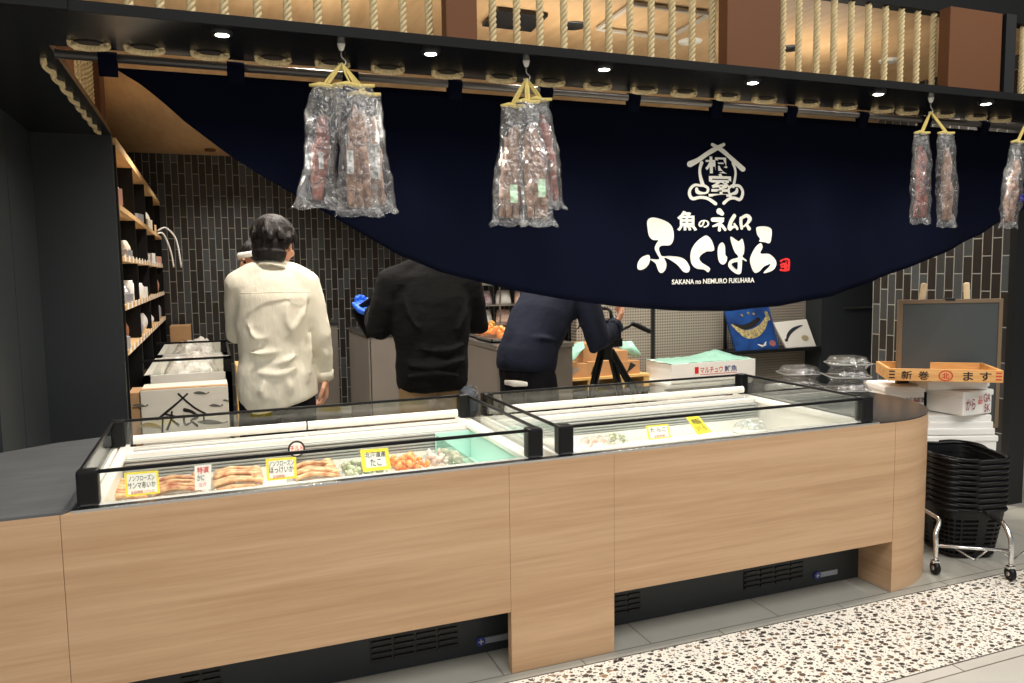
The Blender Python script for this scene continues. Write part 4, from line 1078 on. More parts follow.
for s, u0, u1, m_ in (('マルチュウ', -.34, .20, M_red), ('鮮魚', .24, .55, M_blueink)):
    lettering('lettering', s, (lambda u, v, u0=u0, u1=u1: Vector(((u0 + (u1 - u0) * u) * fw / 2 + 0, -.1905, hh * (.42 + .34 * v)))), m_, t, .014)
bm = nb(); box(bm, -.47 * fw / 2, -.38 * fw / 2, -.1908, -.19, hh * .42, hh * .78); link('red_mark', bm, M_red, t)
bm = nb(); box(bm, -.34 * fw / 2, .55 * fw / 2, -.1906, -.19, hh * .34, hh * .37); link('underline', bm, M_red, t)
foam('foam_box', (fx - .02, YF + .2, fz - .17), 0, fw * 1.02, .38, .168, 'closed white foam box directly under the lettered foam box')
foam('foam_box', (fx, YF + .2, 0), 0, fw, .38, fz - .172, 'tall white foam box at the bottom of the stack under the lettered one')
bm = nb(); r = bmesh.ops.create_grid(bm, x_segments=34, y_segments=20, size=.5)['verts']
for v in r:
    u, w_ = v.co.x, v.co.y; x_ = fx + u * fw * 1.02; y_ = YF + .19 + w_ * .36
    e = max(abs(u), abs(w_)) * 2
    z_ = ft - .015 + (1 - e ** 5) * (.030 + .055 * math.exp(-((u - .25) ** 2) / .03) * (.6 + w_)) + .012 * noise.noise(Vector((x_ * 16, y_ * 16, 0))) + (.02 if e > .97 else 0)
    v.co = Vector((x_, y_, z_))
o = link('green_sheet', bm, M_greenbag, None, True); md = o.modifiers.new('thick', 'SOLIDIFY'); md.thickness = .003
tag(o, 'pale green plastic sheet bulging out of the lettered foam box', 'plastic sheet')

# ledge with pictures
la = P(724, 352, 1, 3.0); lb_ = P(820, 350, 1, 3.0)
bm = nb(); box(bm, la.x, 5.08, 2.98, 3.2, la.z - .03, la.z, .002); tag(link('wall_ledge', bm, M_blkmetal), 'thin black ledge on the panelled wall carrying two pictures', 'ledge')
def picture(px4, y, lab, base, name='picture'):
    f = quad_map(px4); zb = la.z
    t = empty(name, P(*f(.5, 0), 1, y)); tag(t, lab, 'picture')
    def pl(u, v, dy=0):
        p = P(*f(u, v), 1, y); return Vector((p.x, y + dy + .08 * (p.z - zb), max(p.z, zb + .001)))
    bm = nb(); prism(bm, [(0, 0), (1, 0), (1, 1), (0, 1)], lambda p: pl(*p), lambda p: pl(p[0], p[1], .02)); wpart('panel', bm, base, t)
    def st(nm, lst, m_):
        bm = nb()
        for s in lst: brush(bm, s, lambda x, y_: pl(x, y_, -.003))
        return wpart(nm, bm, m_, t)
    return t, st, pl
M_seablue = mat('sea_blue', (34, 84, 160), .5, noise_amt=.35, noise_scale=7, rgb2=(22, 50, 104))
t, st, pl = picture(((726, 308), (771, 306), (779, 350), (736, 353.5)), 3.02, 'blue picture with a golden curving fish leaning on the ledge', M_seablue)
M_gold = mat('gold_print', (222, 204, 140), .5, noise_amt=.4, noise_scale=60, rgb2=(120, 110, 90))
st('golden_fish', [[(.08, .62, .02), (.2, .5, .05), (.35, .40, .09), (.55, .42, .10), (.75, .55, .07), (.92, .78, .03)], [(.90, .85, .035), (.93, .70, .03)]], M_gold)
st('dark_back', [[(.15, .62, .02), (.3, .56, .05), (.5, .60, .06), (.7, .72, .04)]], M_ink)
st('spots', [[(.35, .82, .03)] * 2, [(.5, .86, .03)] * 2, [(.62, .84, .03)] * 2], M_gold)
st('white_wave', [[(.55, .16, .012), (.66, .12, .02), (.74, .2, .012)], [(.62, .1, .01), (.72, .14, .015)]], M_paper)
st('round_seal', [[(.88, .16, .07), (.885, .16, .07)]], mat('seal_pink', (200, 130, 130), .6))
t, st, pl = picture(((775, 323), (808, 319.5), (816, 346), (786, 350)), 3.02, 'white picture with a single dark fish leaning at the right end of the ledge', M_paper)
st('dark_fish', [[(.18, .38, .03), (.3, .55, .05), (.5, .7, .055), (.7, .78, .03), (.8, .8, .015)], [(.14, .34, .05), (.18, .4, .02)]], mat('fish_dark', (46, 52, 60), .5))
st('pale_seal', [[(.74, .34, .11), (.75, .34, .11)]], mat('seal_cream', (222, 208, 170), .6))

V = Vector
# ---------------------------------------------------------------- clear take-out containers on the right worktop
def container(loc, rz, lab, w=.205, d=.17, h=.066):
    t = empty('clear_container', loc, rz); tag(t, lab, 'plastic container')
    def shell(levels):
        bm = nb(); seg = 32; rings = []
        for z, sx, sy in levels:
            ring = []
            for k in range(seg):
                a = 2 * PI * k / seg; ca, sa = math.cos(a), math.sin(a)
                rib = 1 + (.02 if k % 4 == 0 and .1 < z / h < .9 else 0)
                ring.append(bm.verts.new((sx * rib * math.copysign(abs(ca) ** .35, ca), sy * rib * math.copysign(abs(sa) ** .35, sa), z)))
            rings.append(ring)
        for A, B in zip(rings, rings[1:]):
            for k in range(seg): bm.faces.new((A[k], A[(k + 1) % seg], B[(k + 1) % seg], B[k]))
        bm.faces.new(rings[-1] if levels[-1][0] > levels[0][0] else rings[-1][::-1])
        return bm
    link('base', shell([(h * .45, w * .5, d * .5), (h * .42, w * .46, d * .46), (h * .05, w * .38, d * .36), (.001, w * .34, d * .32)]), M_pet, t, True)
    link('lid', shell([(h * .47, w * .5, d * .5), (h * .5, w * .455, d * .455), (h * .60, w * .445, d * .44), (h * .95, w * .385, d * .37), (h * .985, w * .36, d * .345)]), M_pet, t, True)
    bm = nb(); tube(bm, [(w * .5 * math.copysign(abs(math.cos(a)) ** .35, math.cos(a)), d * .5 * math.copysign(abs(math.sin(a)) ** .35, math.sin(a)), h * .46) for a in [2 * PI * k / 36 for k in range(36)]], .0022, 5, closed=True)
    link('rim', bm, thin_glass('rim_plastic', (.9, .9, .9), gloss=.3, rough=.1, diffuse=.25), t, True)
    return t
ca = P(799, 391, 2, ZT); cb = P(847, 395, 2, ZT)
ca = Vector((ca.x, min(ca.y, 1.06), ZT + .003)); cb = Vector((cb.x, cb.y, ZT + .003))
for k in range(2): container((ca.x, ca.y, ca.z + .067 * k), RZ + .08, 'clear plastic container, %s of the left stack on the dark worktop' % ['bottom', 'top'][k])
for k in range(3): container((cb.x, cb.y, cb.z + .067 * k), RZ - .06, 'clear plastic container, %s of the right stack on the dark worktop' % ['bottom', 'middle', 'top'][k])

# ---------------------------------------------------------------- right side: foam boxes, fish crate, easel, baskets
FH = Vector((MF.x, MF.y, 0)).normalized(); RH = Vector((math.cos(RZ), math.sin(RZ), 0))
def at(px, py, dep):
    d = MR * ((px - 512) / FPX) + MD * ((py - 341.5) / FPX) + MF
    return CAM + d * dep
def fr(px, dep, z):
    """ground-plan place seen at column px, dep metres ahead, at height z"""
    p = at(px, 341.5, dep); return Vector((p.x, p.y, z))
def zat(py, dep, px=950): return at(px, py, dep).z
def foam_px(px0, px1, py0, py1, dep, d, lab, lid=True, rot=0.0):
    a, b = fr(px0, dep, 0), fr(px1, dep, 0)
    w = (b - a).length; z1 = zat(py0, dep, (px0 + px1) / 2); z0 = zat(py1, dep, (px0 + px1) / 2)
    c = (a + b) / 2 + FH * d / 2
    return foam('foam_box', (c.x, c.y, z0), RZ + rot, w, d, z1 - z0, lab, lid), w, z1 - z0
D0 = 4.12
levels = [496, 463, 438, 431, 424, 416, 391]
b0, w, h = foam_px(930, 1003, 463, 520, D0, .30, 'white foam box low in the right stack, mostly hidden by the baskets')
b1, w1, h1 = foam_px(926, 1003, 438, 462.5, D0, .30, 'white foam box with faint red writing level with the rim of the baskets', rot=0)
lettering('lettering', 'ハ一', lambda u, v: Vector((w1 * (.20 + .12 * u), -.1515, h1 * (.3 + .4 * v))), mat('maroon_ink', (150, 60, 70), .7), b1, .01)
for k in range(3):
    foam_px(929 + (k % 2) * 3, 1001 - k * 2, 430.5 - 7 * k, 437.5 - 7 * k, D0 + .01 * k, .28, 'flat white foam lid, %s of three under the box with red handwriting' % ['lowest', 'middle', 'topmost'][k], lid=False)
p2 = fr(966, D0 - .06, 0); R2 = RZ + .40; w2, d2 = .235, .235
z2a, z2b = zat(416, D0, 966), zat(391, D0, 966); h2 = z2b - z2a
c2 = p2 + V((math.cos(R2), math.sin(R2), 0)) * w2 / 2 + V((-math.sin(R2), math.cos(R2), 0)) * d2 / 2
b2 = foam('foam_box', (c2.x, c2.y, z2a), R2, w2, d2, h2, 'white foam box with red handwriting below the right half of the wooden crate')
M_handred = mat('maroon_ink', (150, 60, 70), .7)
for s, u0, u1, v0, v1, m_ in (('から', .04, .20, .25, .7, M_handred), ('品', .25, .32, .45, .75, M_red), ('GA', .34, .46, .5, .85, M_handred), ('5K', .36, .46, .1, .42, M_handred)):
    lettering('handwriting', s, (lambda u, v, u0=u0, u1=u1, v0=v0, v1=v1: Vector((w2 * (-.42 + 1.9 * (u0 + (u1 - u0) * u - .04)), -d2 / 2 - .0015, h2 * (v0 + (v1 - v0) * v)))), m_, b2, .01)
b3, w3, h3 = foam_px(886, 928, 387, 420, D0 + .10, .26, 'white foam box with red and black print behind the rounded counter end')
for s, u0, u1, v0, v1, m_ in (('北海道根室', .0, .46, .5, .66, M_ink), ('鮮', .18, .32, .36, .6, M_red)):
    lettering('print', s, (lambda u, v, u0=u0, u1=u1, v0=v0, v1=v1: Vector((w3 * (u0 + (u1 - u0) * u), -.1315, h3 * (v0 + (v1 - v0) * v)))), m_, b3, .01)
b4, w4, h4 = foam_px(886, 929, 421, 560, D0 + .10, .26, 'tall white foam box behind the rounded counter end, at the bottom of its stack')
b5, w5, h5 = foam_px(929, 992, 381.5, 390.5, D0 + .0, .26, 'white foam lid directly under the wooden fish crate')
bm = nb(); pbox = fr(966, D0 + .15, 0); b_, z_ = None, b0.location.z
t = foam('foam_box', (b0.location.x, b0.location.y, 0), RZ, .36, .28, z_ - .001, 'white foam box standing on the floor under the right foam stack')

# wooden fish crate
DC = 4.02
z1 = zat(369.5, DC, 945); z0 = zat(382.0, DC, 945)
RC = RZ - .27; a, b = fr(888.5, DC + .07, 0), fr(1005.5, DC - .09, 0); w = (b - a).length; dpt = .34; c = (a + b) / 2 + V((-math.sin(RC), math.cos(RC), 0)) * dpt / 2; h = z1 - z0
cr = empty('wooden_crate', (c.x, c.y, z0), RC); tag(cr, 'shallow wooden fish crate with black brushed writing and a red ring mark', 'crate')
def plank(nm, a_): 
    bm = nb(); box(bm, *a_, .002); return link(nm, bm, M_pine2, cr)
M_pine2 = wood('crate_wood', (222, 172, 108), (196, 140, 78), scale=(1.5, 8, 22), rough=.6)
plank('front_board', (-w / 2, w / 2, -dpt / 2, -dpt / 2 + .014, 0, h)); plank('rear_board', (-w / 2, w / 2, dpt / 2 - .014, dpt / 2, 0, h))
plank('end_board', (-w / 2, -w / 2 + .016, -dpt / 2 + .014, dpt / 2 - .014, 0, h)); plank('end_board', (w / 2 - .016, w / 2, -dpt / 2 + .014, dpt / 2 - .014, 0, h)); plank('bottom_board', (-w / 2 + .016, w / 2 - .016, -dpt / 2 + .014, dpt / 2 - .014, 0, .012))
for s, u0, u1 in (('新', .12, .215), ('巻', .27, .365), ('ま', .66, .745), ('す', .80, .90)):
    lettering('brush_writing', s, (lambda u, v, u0=u0, u1=u1: Vector((-w / 2 + w * (u0 + (u1 - u0) * u), -dpt / 2 - .0015, h * (.14 + .70 * v)))), M_ink, cr, .012)
M_redbrn = mat('red_brush', (196, 50, 30), .7)
bm = nb(); q = []
for k in range(40):
    a_ = 2 * PI * k / 40; q.append((math.cos(a_), math.sin(a_)))
cx = -w / 2 + w * .51
vo = [bm.verts.new((cx + .034 * x, -dpt / 2 - .0015, h * .49 + h * .44 * y)) for x, y in q]; vi = [bm.verts.new((cx + .028 * x, -dpt / 2 - .0015, h * .49 + h * .36 * y)) for x, y in q]
for k in range(40): bm.faces.new((vo[k], vo[(k + 1) % 40], vi[(k + 1) % 40], vi[k]))
link('ring_mark', bm, M_redbrn, cr)
lettering('ring_letter', '北', lambda u, v: Vector((cx - .018 + .036 * u, -dpt / 2 - .0015, h * (.25 + .48 * v))), M_redbrn, cr, .02)
for sx in (-1, 1):
    for k in range(3):
        bm = nb(); box(bm, sx * (w / 2 - .02) - .014, sx * (w / 2 - .02) + .014, -dpt / 2 - .0012, -dpt / 2 + .001, h * (.2 + .26 * k), h * (.2 + .26 * k) + .007); link('joint_mark', bm, M_ink if sx < 0 else M_redbrn, cr)

# easel with the blank board
DE = 4.33
a, b = fr(897, DE, 0), fr(1000.5, DE, 0); w = (b - a).length; zt = zat(299, DE, 950); zb = .52; c = (a + b) / 2
ez = empty('easel_board', (c.x, c.y, 0), RZ); tag(ez, 'blank slate board in a thin wooden frame on a pale easel', 'easel board')
bm = nb(); box(bm, -w / 2 + .02, w / 2 - .02, -.006, .006, zb, zt - .02); link('board', bm, M_board, ez)
bm = nb(); box(bm, -w / 2, w / 2, -.012, .010, zt - .022, zt, .002); box(bm, -w / 2, w / 2, -.012, .010, zb - .02, zb + .002, .002); box(bm, -w / 2, -w / 2 + .022, -.012, .010, zb, zt - .02, .002); box(bm, w / 2 - .022, w / 2, -.012, .010, zb, zt - .02, .002)
link('frame', bm, mat('frame_brown', (116, 98, 76), .6), ez)
bm = nb(); box(bm, -.035, .02, -.016, .012, zt - .008, zt + .006, .002); link('clip', bm, M_blkmetal, ez)
zl = zat(284, DE, 950)
for px, tilt in ((923, -.02), (967.5, .03)):
    x = (fr(px, DE, 0) - c).dot(RH); bm = nb()
    tube(bm, [(x * 1.35 + tilt * -3, .05, 0), (x, .022, zt), (x - tilt * .25, .018, zl)], [(.018, .008)] * 3, 12, side=(1, 0, 0), round_ends=True)
    link('leg', bm, mat('pale_leg', (232, 208, 166), .6), ez, True)
bm = nb(); tube(bm, [(0, .15, 0), (0, .03, zt - .05)], [(.018, .008)] * 2, 10, side=(1, 0, 0)); link('rear_leg', bm, MATS['pale_leg'], ez)

# shopping baskets on a chrome dolly
DB = 3.80
bc = fr(963, DB, 0); BW, BL, BH = .160, .195, .235
def basket():
    t = empty('shopping_basket'); seg = 96; rows = 20
    def rr_(k, s):
        a = 2 * PI * k / seg; ca, sa = math.cos(a), math.sin(a); f = .80 + .20 * s
        return (BW * f * math.copysign(abs(ca) ** .45, ca), BL * f * math.copysign(abs(sa) ** .45, sa))
    bm = nb(); rings = []
    for i in range(rows + 1):
        s = i / rows; rings.append([bm.verts.new((*rr_(k, s), BH * s)) for k in range(seg)])
    for i in range(rows):
        for k in range(seg):
            if 1 <= i < rows - 4 and i % 2 == 1 and k % 4 != 0: continue
            bm.faces.new((rings[i][k], rings[i][(k + 1) % seg], rings[i + 1][(k + 1) % seg], rings[i + 1][k]))
    bm.faces.new(rings[0][::-1])
    o = link('body', bm, M_blkplastic, t); md = o.modifiers.new('thick', 'SOLIDIFY'); md.thickness = .0025
    bm = nb(); pts = []
    for k in range(seg):
        x, y = rr_(k, 1.03); dip = -.020 * max(0, 1 - abs(x / BW) * 2.2) if abs(y) > BL * .9 else (.0)
        pts.append((x, y, BH + dip * .2))
    tube(bm, pts, [(.0085, .009)] * seg, 8, closed=True, side=(0, 0, 1))
    link('rim', bm, M_blkplastic, t, True)
    # handles lie along the rim
    for sx in (-1, 1):
        bm = nb(); tube(bm, smoothpts([(sx * BW * .98, -BL * .1, BH + .004), (sx * BW * 1.02, -BL * .55, BH + .010), (sx * BW * .6, -BL * 1.03, BH + .009), (sx * BW * .1, -BL * 1.05, BH + .006)] if sx < 0 else [(BW * .98, BL * .1, BH + .004), (BW * 1.02, BL * .55, BH + .010), (BW * .6, BL * 1.03, BH + .009), (BW * .1, BL * 1.05, BH + .006)], 5), .005, 8)
        link('handle', bm, M_blkplastic, t, True)
    return t
NB = 10; zbase = .068; bk = basket(); zr_top = .495; pitch = .0272
zb0 = zr_top - pitch * (NB - 1) - BH
for k in range(NB):
    t = bk if k == 0 else copy_tree(bk)
    t.location = (bc.x, bc.y, zb0 + pitch * k); t.rotation_euler = (0, 0, RZ)
    s_ = ['lowest', 'second from the bottom', 'third from the bottom', 'fourth from the bottom', 'fifth from the bottom', 'fifth from the top', 'fourth from the top', 'third from the top', 'second from the top', 'topmost'][k]
    tag(t, 'black plastic shopping basket, %s in the stack on the chrome dolly' % s_, 'basket', 'stacked shopping baskets')
wl, wr_ = P(935, 574, 2, 0), P(1010, 580, 2, 0)
ct = empty('basket_dolly', (bc.x, bc.y, 0), RZ); tag(ct, 'chrome wheeled dolly carrying the stack of black baskets', 'dolly')
Li = lambda p: Vector(((p - bc).dot(RH), (p - bc).dot(FH), p.z))
A, B = Li(wl), Li(wr_)
yb_ = .17
for x, yf in ((A.x, A.y), (B.x, B.y)):
    for y in (yf, yb_):
        bm = nb(); cyl(bm, (x - .010, y, .030), (x + .010, y, .030), .030, 20); wl_ = link('wheel', bm, M_blkplastic, ct, True)
        bm = nb(); cyl(bm, (x - .013, y, .030), (x + .013, y, .030), .010, 12); link('hub', bm, M_steel, wl_, True)
        bm = nb(); box(bm, x - .016, x + .016, y - .012, y + .014, .052, .066, .003); cyl(bm, (x, y, .06), (x, y, .085), .008, 10); link('fork', bm, M_chrome, ct)
    xi = x * .86
    bm = nb(); tube(bm, smoothpts([(x, yf, .075), (x, yf, .14), (x * .99, yf + .01, .19), (xi, yf + .05, .235), (xi, yf + .11, .245), (xi, 0, .245), (xi, yb_ - .05, .24), (x, yb_, .19), (x, yb_, .075)], 5), .0105, 12); link('side_frame', bm, M_chrome, ct, True)
bm = nb(); cyl(bm, (A.x, A.y, .135), (B.x, B.y, .135), .0075, 12); link('cross_bar', bm, M_chrome, ct, True)
bm = nb(); cyl(bm, (A.x, yb_, .135), (B.x, yb_, .135), .0075, 12); link('cross_bar', bm, M_chrome, ct, True)
for x in (-.09, .09):
    bm = nb(); cyl(bm, (x, A.y + .02, .055), (x, yb_ - .01, .055), .004, 8); cyl(bm, (x, yb_ - .01, .055), (x, yb_, .135), .004, 8); cyl(bm, (x, A.y + .02, .055), (x, min(A.y, B.y) + .01, .135), .004, 8); link('carrier_wire', bm, M_chrome, ct, True)

# ---------------------------------------------------------------- people
def remesh(o, vox, smooth=6, noise_str=0.0, nscale=.12, depth=3):
    m = o.modifiers.new('remesh', 'REMESH'); m.mode = 'VOXEL'; m.voxel_size = vox; m.use_smooth_shade = True
    s = o.modifiers.new('smooth', 'SMOOTH'); s.iterations = smooth; s.factor = .5
    if noise_str:
        tx = bpy.data.textures.new('folds', 'CLOUDS'); tx.noise_scale = nscale; tx.noise_depth = depth
        d = o.modifiers.new('folds', 'DISPLACE'); d.texture = tx; d.strength = noise_str; d.mid_level = .5; d.texture_coords = 'LOCAL'
def head(bm, c, rot, s=1.0):
    """skull, jaw, nose, ears, lips and brows; local +Y is where the face looks"""
    M4 = Matrix.Translation(c) @ rot.to_4x4()
    def E(p, r, rr=None): ell(bm, M4 @ Vector([x * s for x in p]), [x * s for x in r], rot if rr is None else rot @ rr, 20, 14)
    E((0, -.012, .035), (.077, .096, .088)); E((0, .018, -.035), (.062, .072, .078)); E((0, .050, -.082), (.036, .034, .030))
    E((0, .088, -.012), (.013, .016, .026), Euler((.35, 0, 0)).to_matrix()); E((0, .100, -.026), (.016, .012, .011))
    E((0, .080, -.060), (.024, .010, .006)); E((0, .078, -.069), (.020, .010, .006))
    for sx in (-1, 1):
        E((sx * .078, -.004, -.008), (.009, .020, .032), Euler((.15, 0, sx * .35)).to_matrix()); E((sx * .032, .078, .018), (.020, .012, .006)); E((sx * .045, .055, -.030), (.024, .026, .022))
def eyes(o, c, rot, s=1.0):
    for sx in (-1, 1):
        M4 = Matrix.Translation(c) @ rot.to_4x4(); bm = nb()
        ell(bm, M4 @ Vector((sx * .031 * s, .076 * s, .002 * s)), (.009 * s,) * 3, None, 12, 8); link('eye', bm, mat('eye_dark', (40, 30, 26), .2), o, True)
def hand(bm, wrist, d, palm_n, thumb_side, curl=.5, L=.18):
    """palm, five bent fingers; d along the hand, palm_n out of the palm"""
    d = d.normalized(); palm_n = (palm_n - d * palm_n.dot(d)).normalized(); s = d.cross(palm_n) * thumb_side
    P0 = wrist; pl = L * .50
    tube(bm, [P0 - d * .02, P0, P0 + d * pl * .5, P0 + d * pl], [(.024, .020), (.027, .018), (.040, .016), (.041, .013)], 12, side=s, round_ends=True)
    lens = [.90, 1.0, .94, .76]
    for k in range(4):
        off = (.5 - (k + .5) / 4) * .078; base = P0 + d * pl * .95 + s * off
        ln = L * .5 * lens[k]; ang = curl * .5; dirv = d; pt = [base - d * .015, base]; p = base
        for j, f in enumerate((.45, .30, .25)):
            a = curl * (.5 + .75 * j); v = d * math.cos(a) + palm_n * math.sin(a)
            p = p + v * ln * f; pt.append(p)
        tube(bm, pt, [.0095, .0095, .0088, .0080, .0070], 8, round_ends=True)
    b = P0 + d * pl * .18 + s * .028; q = b + (d * .6 + s * .7 + palm_n * .2).normalized() * .042; r = q + (d * .9 + s * .15 + palm_n * .35).normalized() * .032; e = r + (d * .95 + palm_n * .3).normalized() * .026
    tube(bm, [b - s * .012, b, q, r, e], [.014, .0145, .0115, .010, .0085], 8, round_ends=True)
def limb(bm, pts, rad, seg=14): tube(bm, pts, rad, seg, round_ends=True)
V = Vector

def person(loc, rz, label, spine, head_c, head_rot, arms, legs, top_mat, leg_mat, hem, hand_spec, hair='short', sleeves=(.062, .052, .044, .040), body_r=None, folds=.018, head_s=1.0, collar=True, group=None, ridges=()):
    """spine: [(point, (half width, half depth))] from hip to neck base; arms: two lists shoulder, elbow, wrist; legs: two lists hip, knee, ankle, toe"""
    bm = nb()
    sp_ = [V(p) for p, r in spine]; rr_ = [r for p, r in spine]
    side = V((1, 0, 0))
    tube(bm, sp_, [(r[0] * .86, r[1] * .84) for r in rr_], 24, side=side, round_ends=True)
    nk = sp_[-1]; hc = V(head_c)
    tube(bm, [nk - (hc - nk).normalized() * .05, nk, nk.lerp(hc, .55), hc], [.050, .052, .054, .05], 16, round_ends=True)
    head(bm, hc, head_rot, head_s)
    for A_ in arms:
        S_, E_, W_ = [V(a) for a in A_]
        tube(bm, [V((S_.x * .5, S_.y, S_.z)), S_], [.05, .05], 12, round_ends=True)
        limb(bm, [S_, S_.lerp(E_, .5), E_, E_.lerp(W_, .35), W_], [.050, .046, .037, .038, .026])
    for (d, n, ts, cu), A_ in zip(hand_spec, arms): hand(bm, V(A_[2]), V(d), V(n), ts, cu)
    for Lg in legs:
        H_, K_, A2, T_ = [V(a) for a in Lg]
        limb(bm, [H_, H_.lerp(K_, .4), K_, K_.lerp(A2, .3), A2], [.082, .080, .056, .054, .036])
        tube(bm, [A2 + V((0, -.03, -.03)), A2 + V((0, .04, -.04)), T_], [(.034, .03), (.04, .028), (.038, .018)], 12, side=(1, 0, 0), round_ends=True)
    body = link('person', bm, M_skin, None, True); body.location = loc; body.rotation_euler = (0, 0, rz)
    tag(body, label, 'person', group); remesh(body, .0062, 2)
    eyes(body, hc, head_rot, head_s)
    # top
    bm = nb(); N_ = len(sp_)
    st = [(p, r) for p, r in zip(sp_, rr_)]
    i0 = 0
    tube(bm, [p for p, r in hem] + [p for p, r in st[1:]], [r for p, r in hem] + [(r[0], r[1]) for p, r in st[1:]], 28, side=side, cap=True)
    for A_ in arms:
        S_, E_, W_ = [V(a) for a in A_]
        Sx = V((S_.x * .80, S_.y, S_.z - .01)); k0, k1, k2, k3 = sleeves
        wv = W_.lerp(E_, .06); mid = S_.lerp(E_, .5); m2 = E_.lerp(W_, .45)
        tube(bm, [Sx, S_, mid, E_, m2, wv], [k0 * 1.08, k0 * 1.05, k0, k1, k2, k3], 14, round_ends=True)
        tube(bm, [V((S_.x * .15, nk.y * .6 + S_.y * .4, nk.z - .01)), V((S_.x * .6, (nk.y + S_.y) / 2, (nk.z * .35 + S_.z * .65) + .012)), S_], [.055, .058, k0], 12, round_ends=True)
    for rg, rr0_ in ridges:
        q = smoothpts([V(p) for p in rg], 4); n_ = len(q)
        tube(bm, q, [rr0_ * (.25 + .75 * math.sin(PI * i / (n_ - 1))) for i in range(n_)], 8, round_ends=True)
    topo = link('shirt', bm, top_mat, body, True); remesh(topo, .009, 13, folds, .13)
    for A_ in arms:
        S_, E_, W_ = [V(a) for a in A_]; a_ = W_.lerp(E_, .18); b_ = W_.lerp(E_, -.01)
        bm = nb(); tube(bm, [a_, b_], [sleeves[3] * 1.08, sleeves[3] * 1.02], 18, cap=False); o = link('cuff', bm, top_mat, body, True); md = o.modifiers.new('thick', 'SOLIDIFY'); md.thickness = .004
    if collar:
        bm = nb(); d_ = (hc - nk).normalized(); tube(bm, [nk - d_ * .012, nk + d_ * .012, nk + d_ * .030], [.082, .070, .064], 24, cap=False); o = link('collar', bm, top_mat, body, True); md = o.modifiers.new('thick', 'SOLIDIFY'); md.thickness = .006
    # trousers
    bm = nb(); h0 = sp_[0]
    tube(bm, [h0 + V((0, 0, -.07)), h0, h0.lerp(sp_[1], .75)], [(rr_[0][0] * .84, rr_[0][1] * .9), (rr_[0][0] * .90, rr_[0][1] * .94), (rr_[0][0] * .86, rr_[0][1] * .88)], 24, side=side)
    for Lg in legs:
        H_, K_, A2, T_ = [V(a) for a in Lg]; limb(bm, [H_ + V((0, 0, .03)), H_.lerp(K_, .4), K_, K_.lerp(A2, .5), A2 + V((0, 0, .02))], [.090, .096, .080, .074, .066])
    tr_ = link('trousers', bm, leg_mat, body, True); remesh(tr_, .011, 4, .012, .14)
    for Lg in legs:
        A2, T_ = V(Lg[2]), V(Lg[3]); bm = nb()
        tube(bm, [A2 + V((0, -.045, -.045)), A2 + V((0, .02, -.035)), T_ + V((0, .01, .004))], [(.044, .040), (.050, .044), (.044, .024)], 16, side=(1, 0, 0), round_ends=True); link('shoe', bm, M_blkplastic, body, True)
    return body, topo, tr_

def hair_cap(body, c, rot, s=1.0, kind='short'):
    bm = nb(); M4 = Matrix.Translation(c) @ rot.to_4x4()
    def E(p, r): ell(bm, M4 @ V([x * s for x in p]), [x * s for x in r], rot, 24, 16)
    E((0, -.026, .052), (.093, .104, .088)); E((0, -.058, -.008), (.080, .058, .074)); E((0, -.066, -.052), (.060, .036, .042))
    for sx in (-1, 1): E((sx * .062, -.020, .026), (.028, .052, .052))
    r2 = random.Random(4)
    for k in range(110):
        a = r2.uniform(0, 2 * PI); e = r2.uniform(-.2, 1.45); r_ = math.cos(e)
        p = V((.092 * r_ * math.cos(a), -.026 + .103 * r_ * math.sin(a), .052 + .088 * math.sin(e)))
        if p.y > .03 and p.z < .09: continue
        q = p + V((p.x * .16, (p.y + .03) * .16, -.045)); mid = (p + q) / 2 + V((p.x, p.y + .03, 0)).normalized() * .002
        tube(bm, [M4 @ (v * s) for v in (p * .97, mid, q)], [.009, .010, .004], 6)
    if kind == 'short':
        for k in range(26):
            a = -PI * (k + .5) / 26; p = V((.076 * math.cos(a), -.048 + .060 * math.sin(a), -.04)); q = p + V((-p.x * .12, .006, -.052)); tube(bm, [M4 @ (v * s) for v in (p, (p + q) / 2, q)], [.011, .010, .003], 6)
    o = link('hair', bm, M_hair, body, True); remesh(o, .005, 4)
    return o
Rz = lambda a: Euler((0, 0, a)).to_matrix()

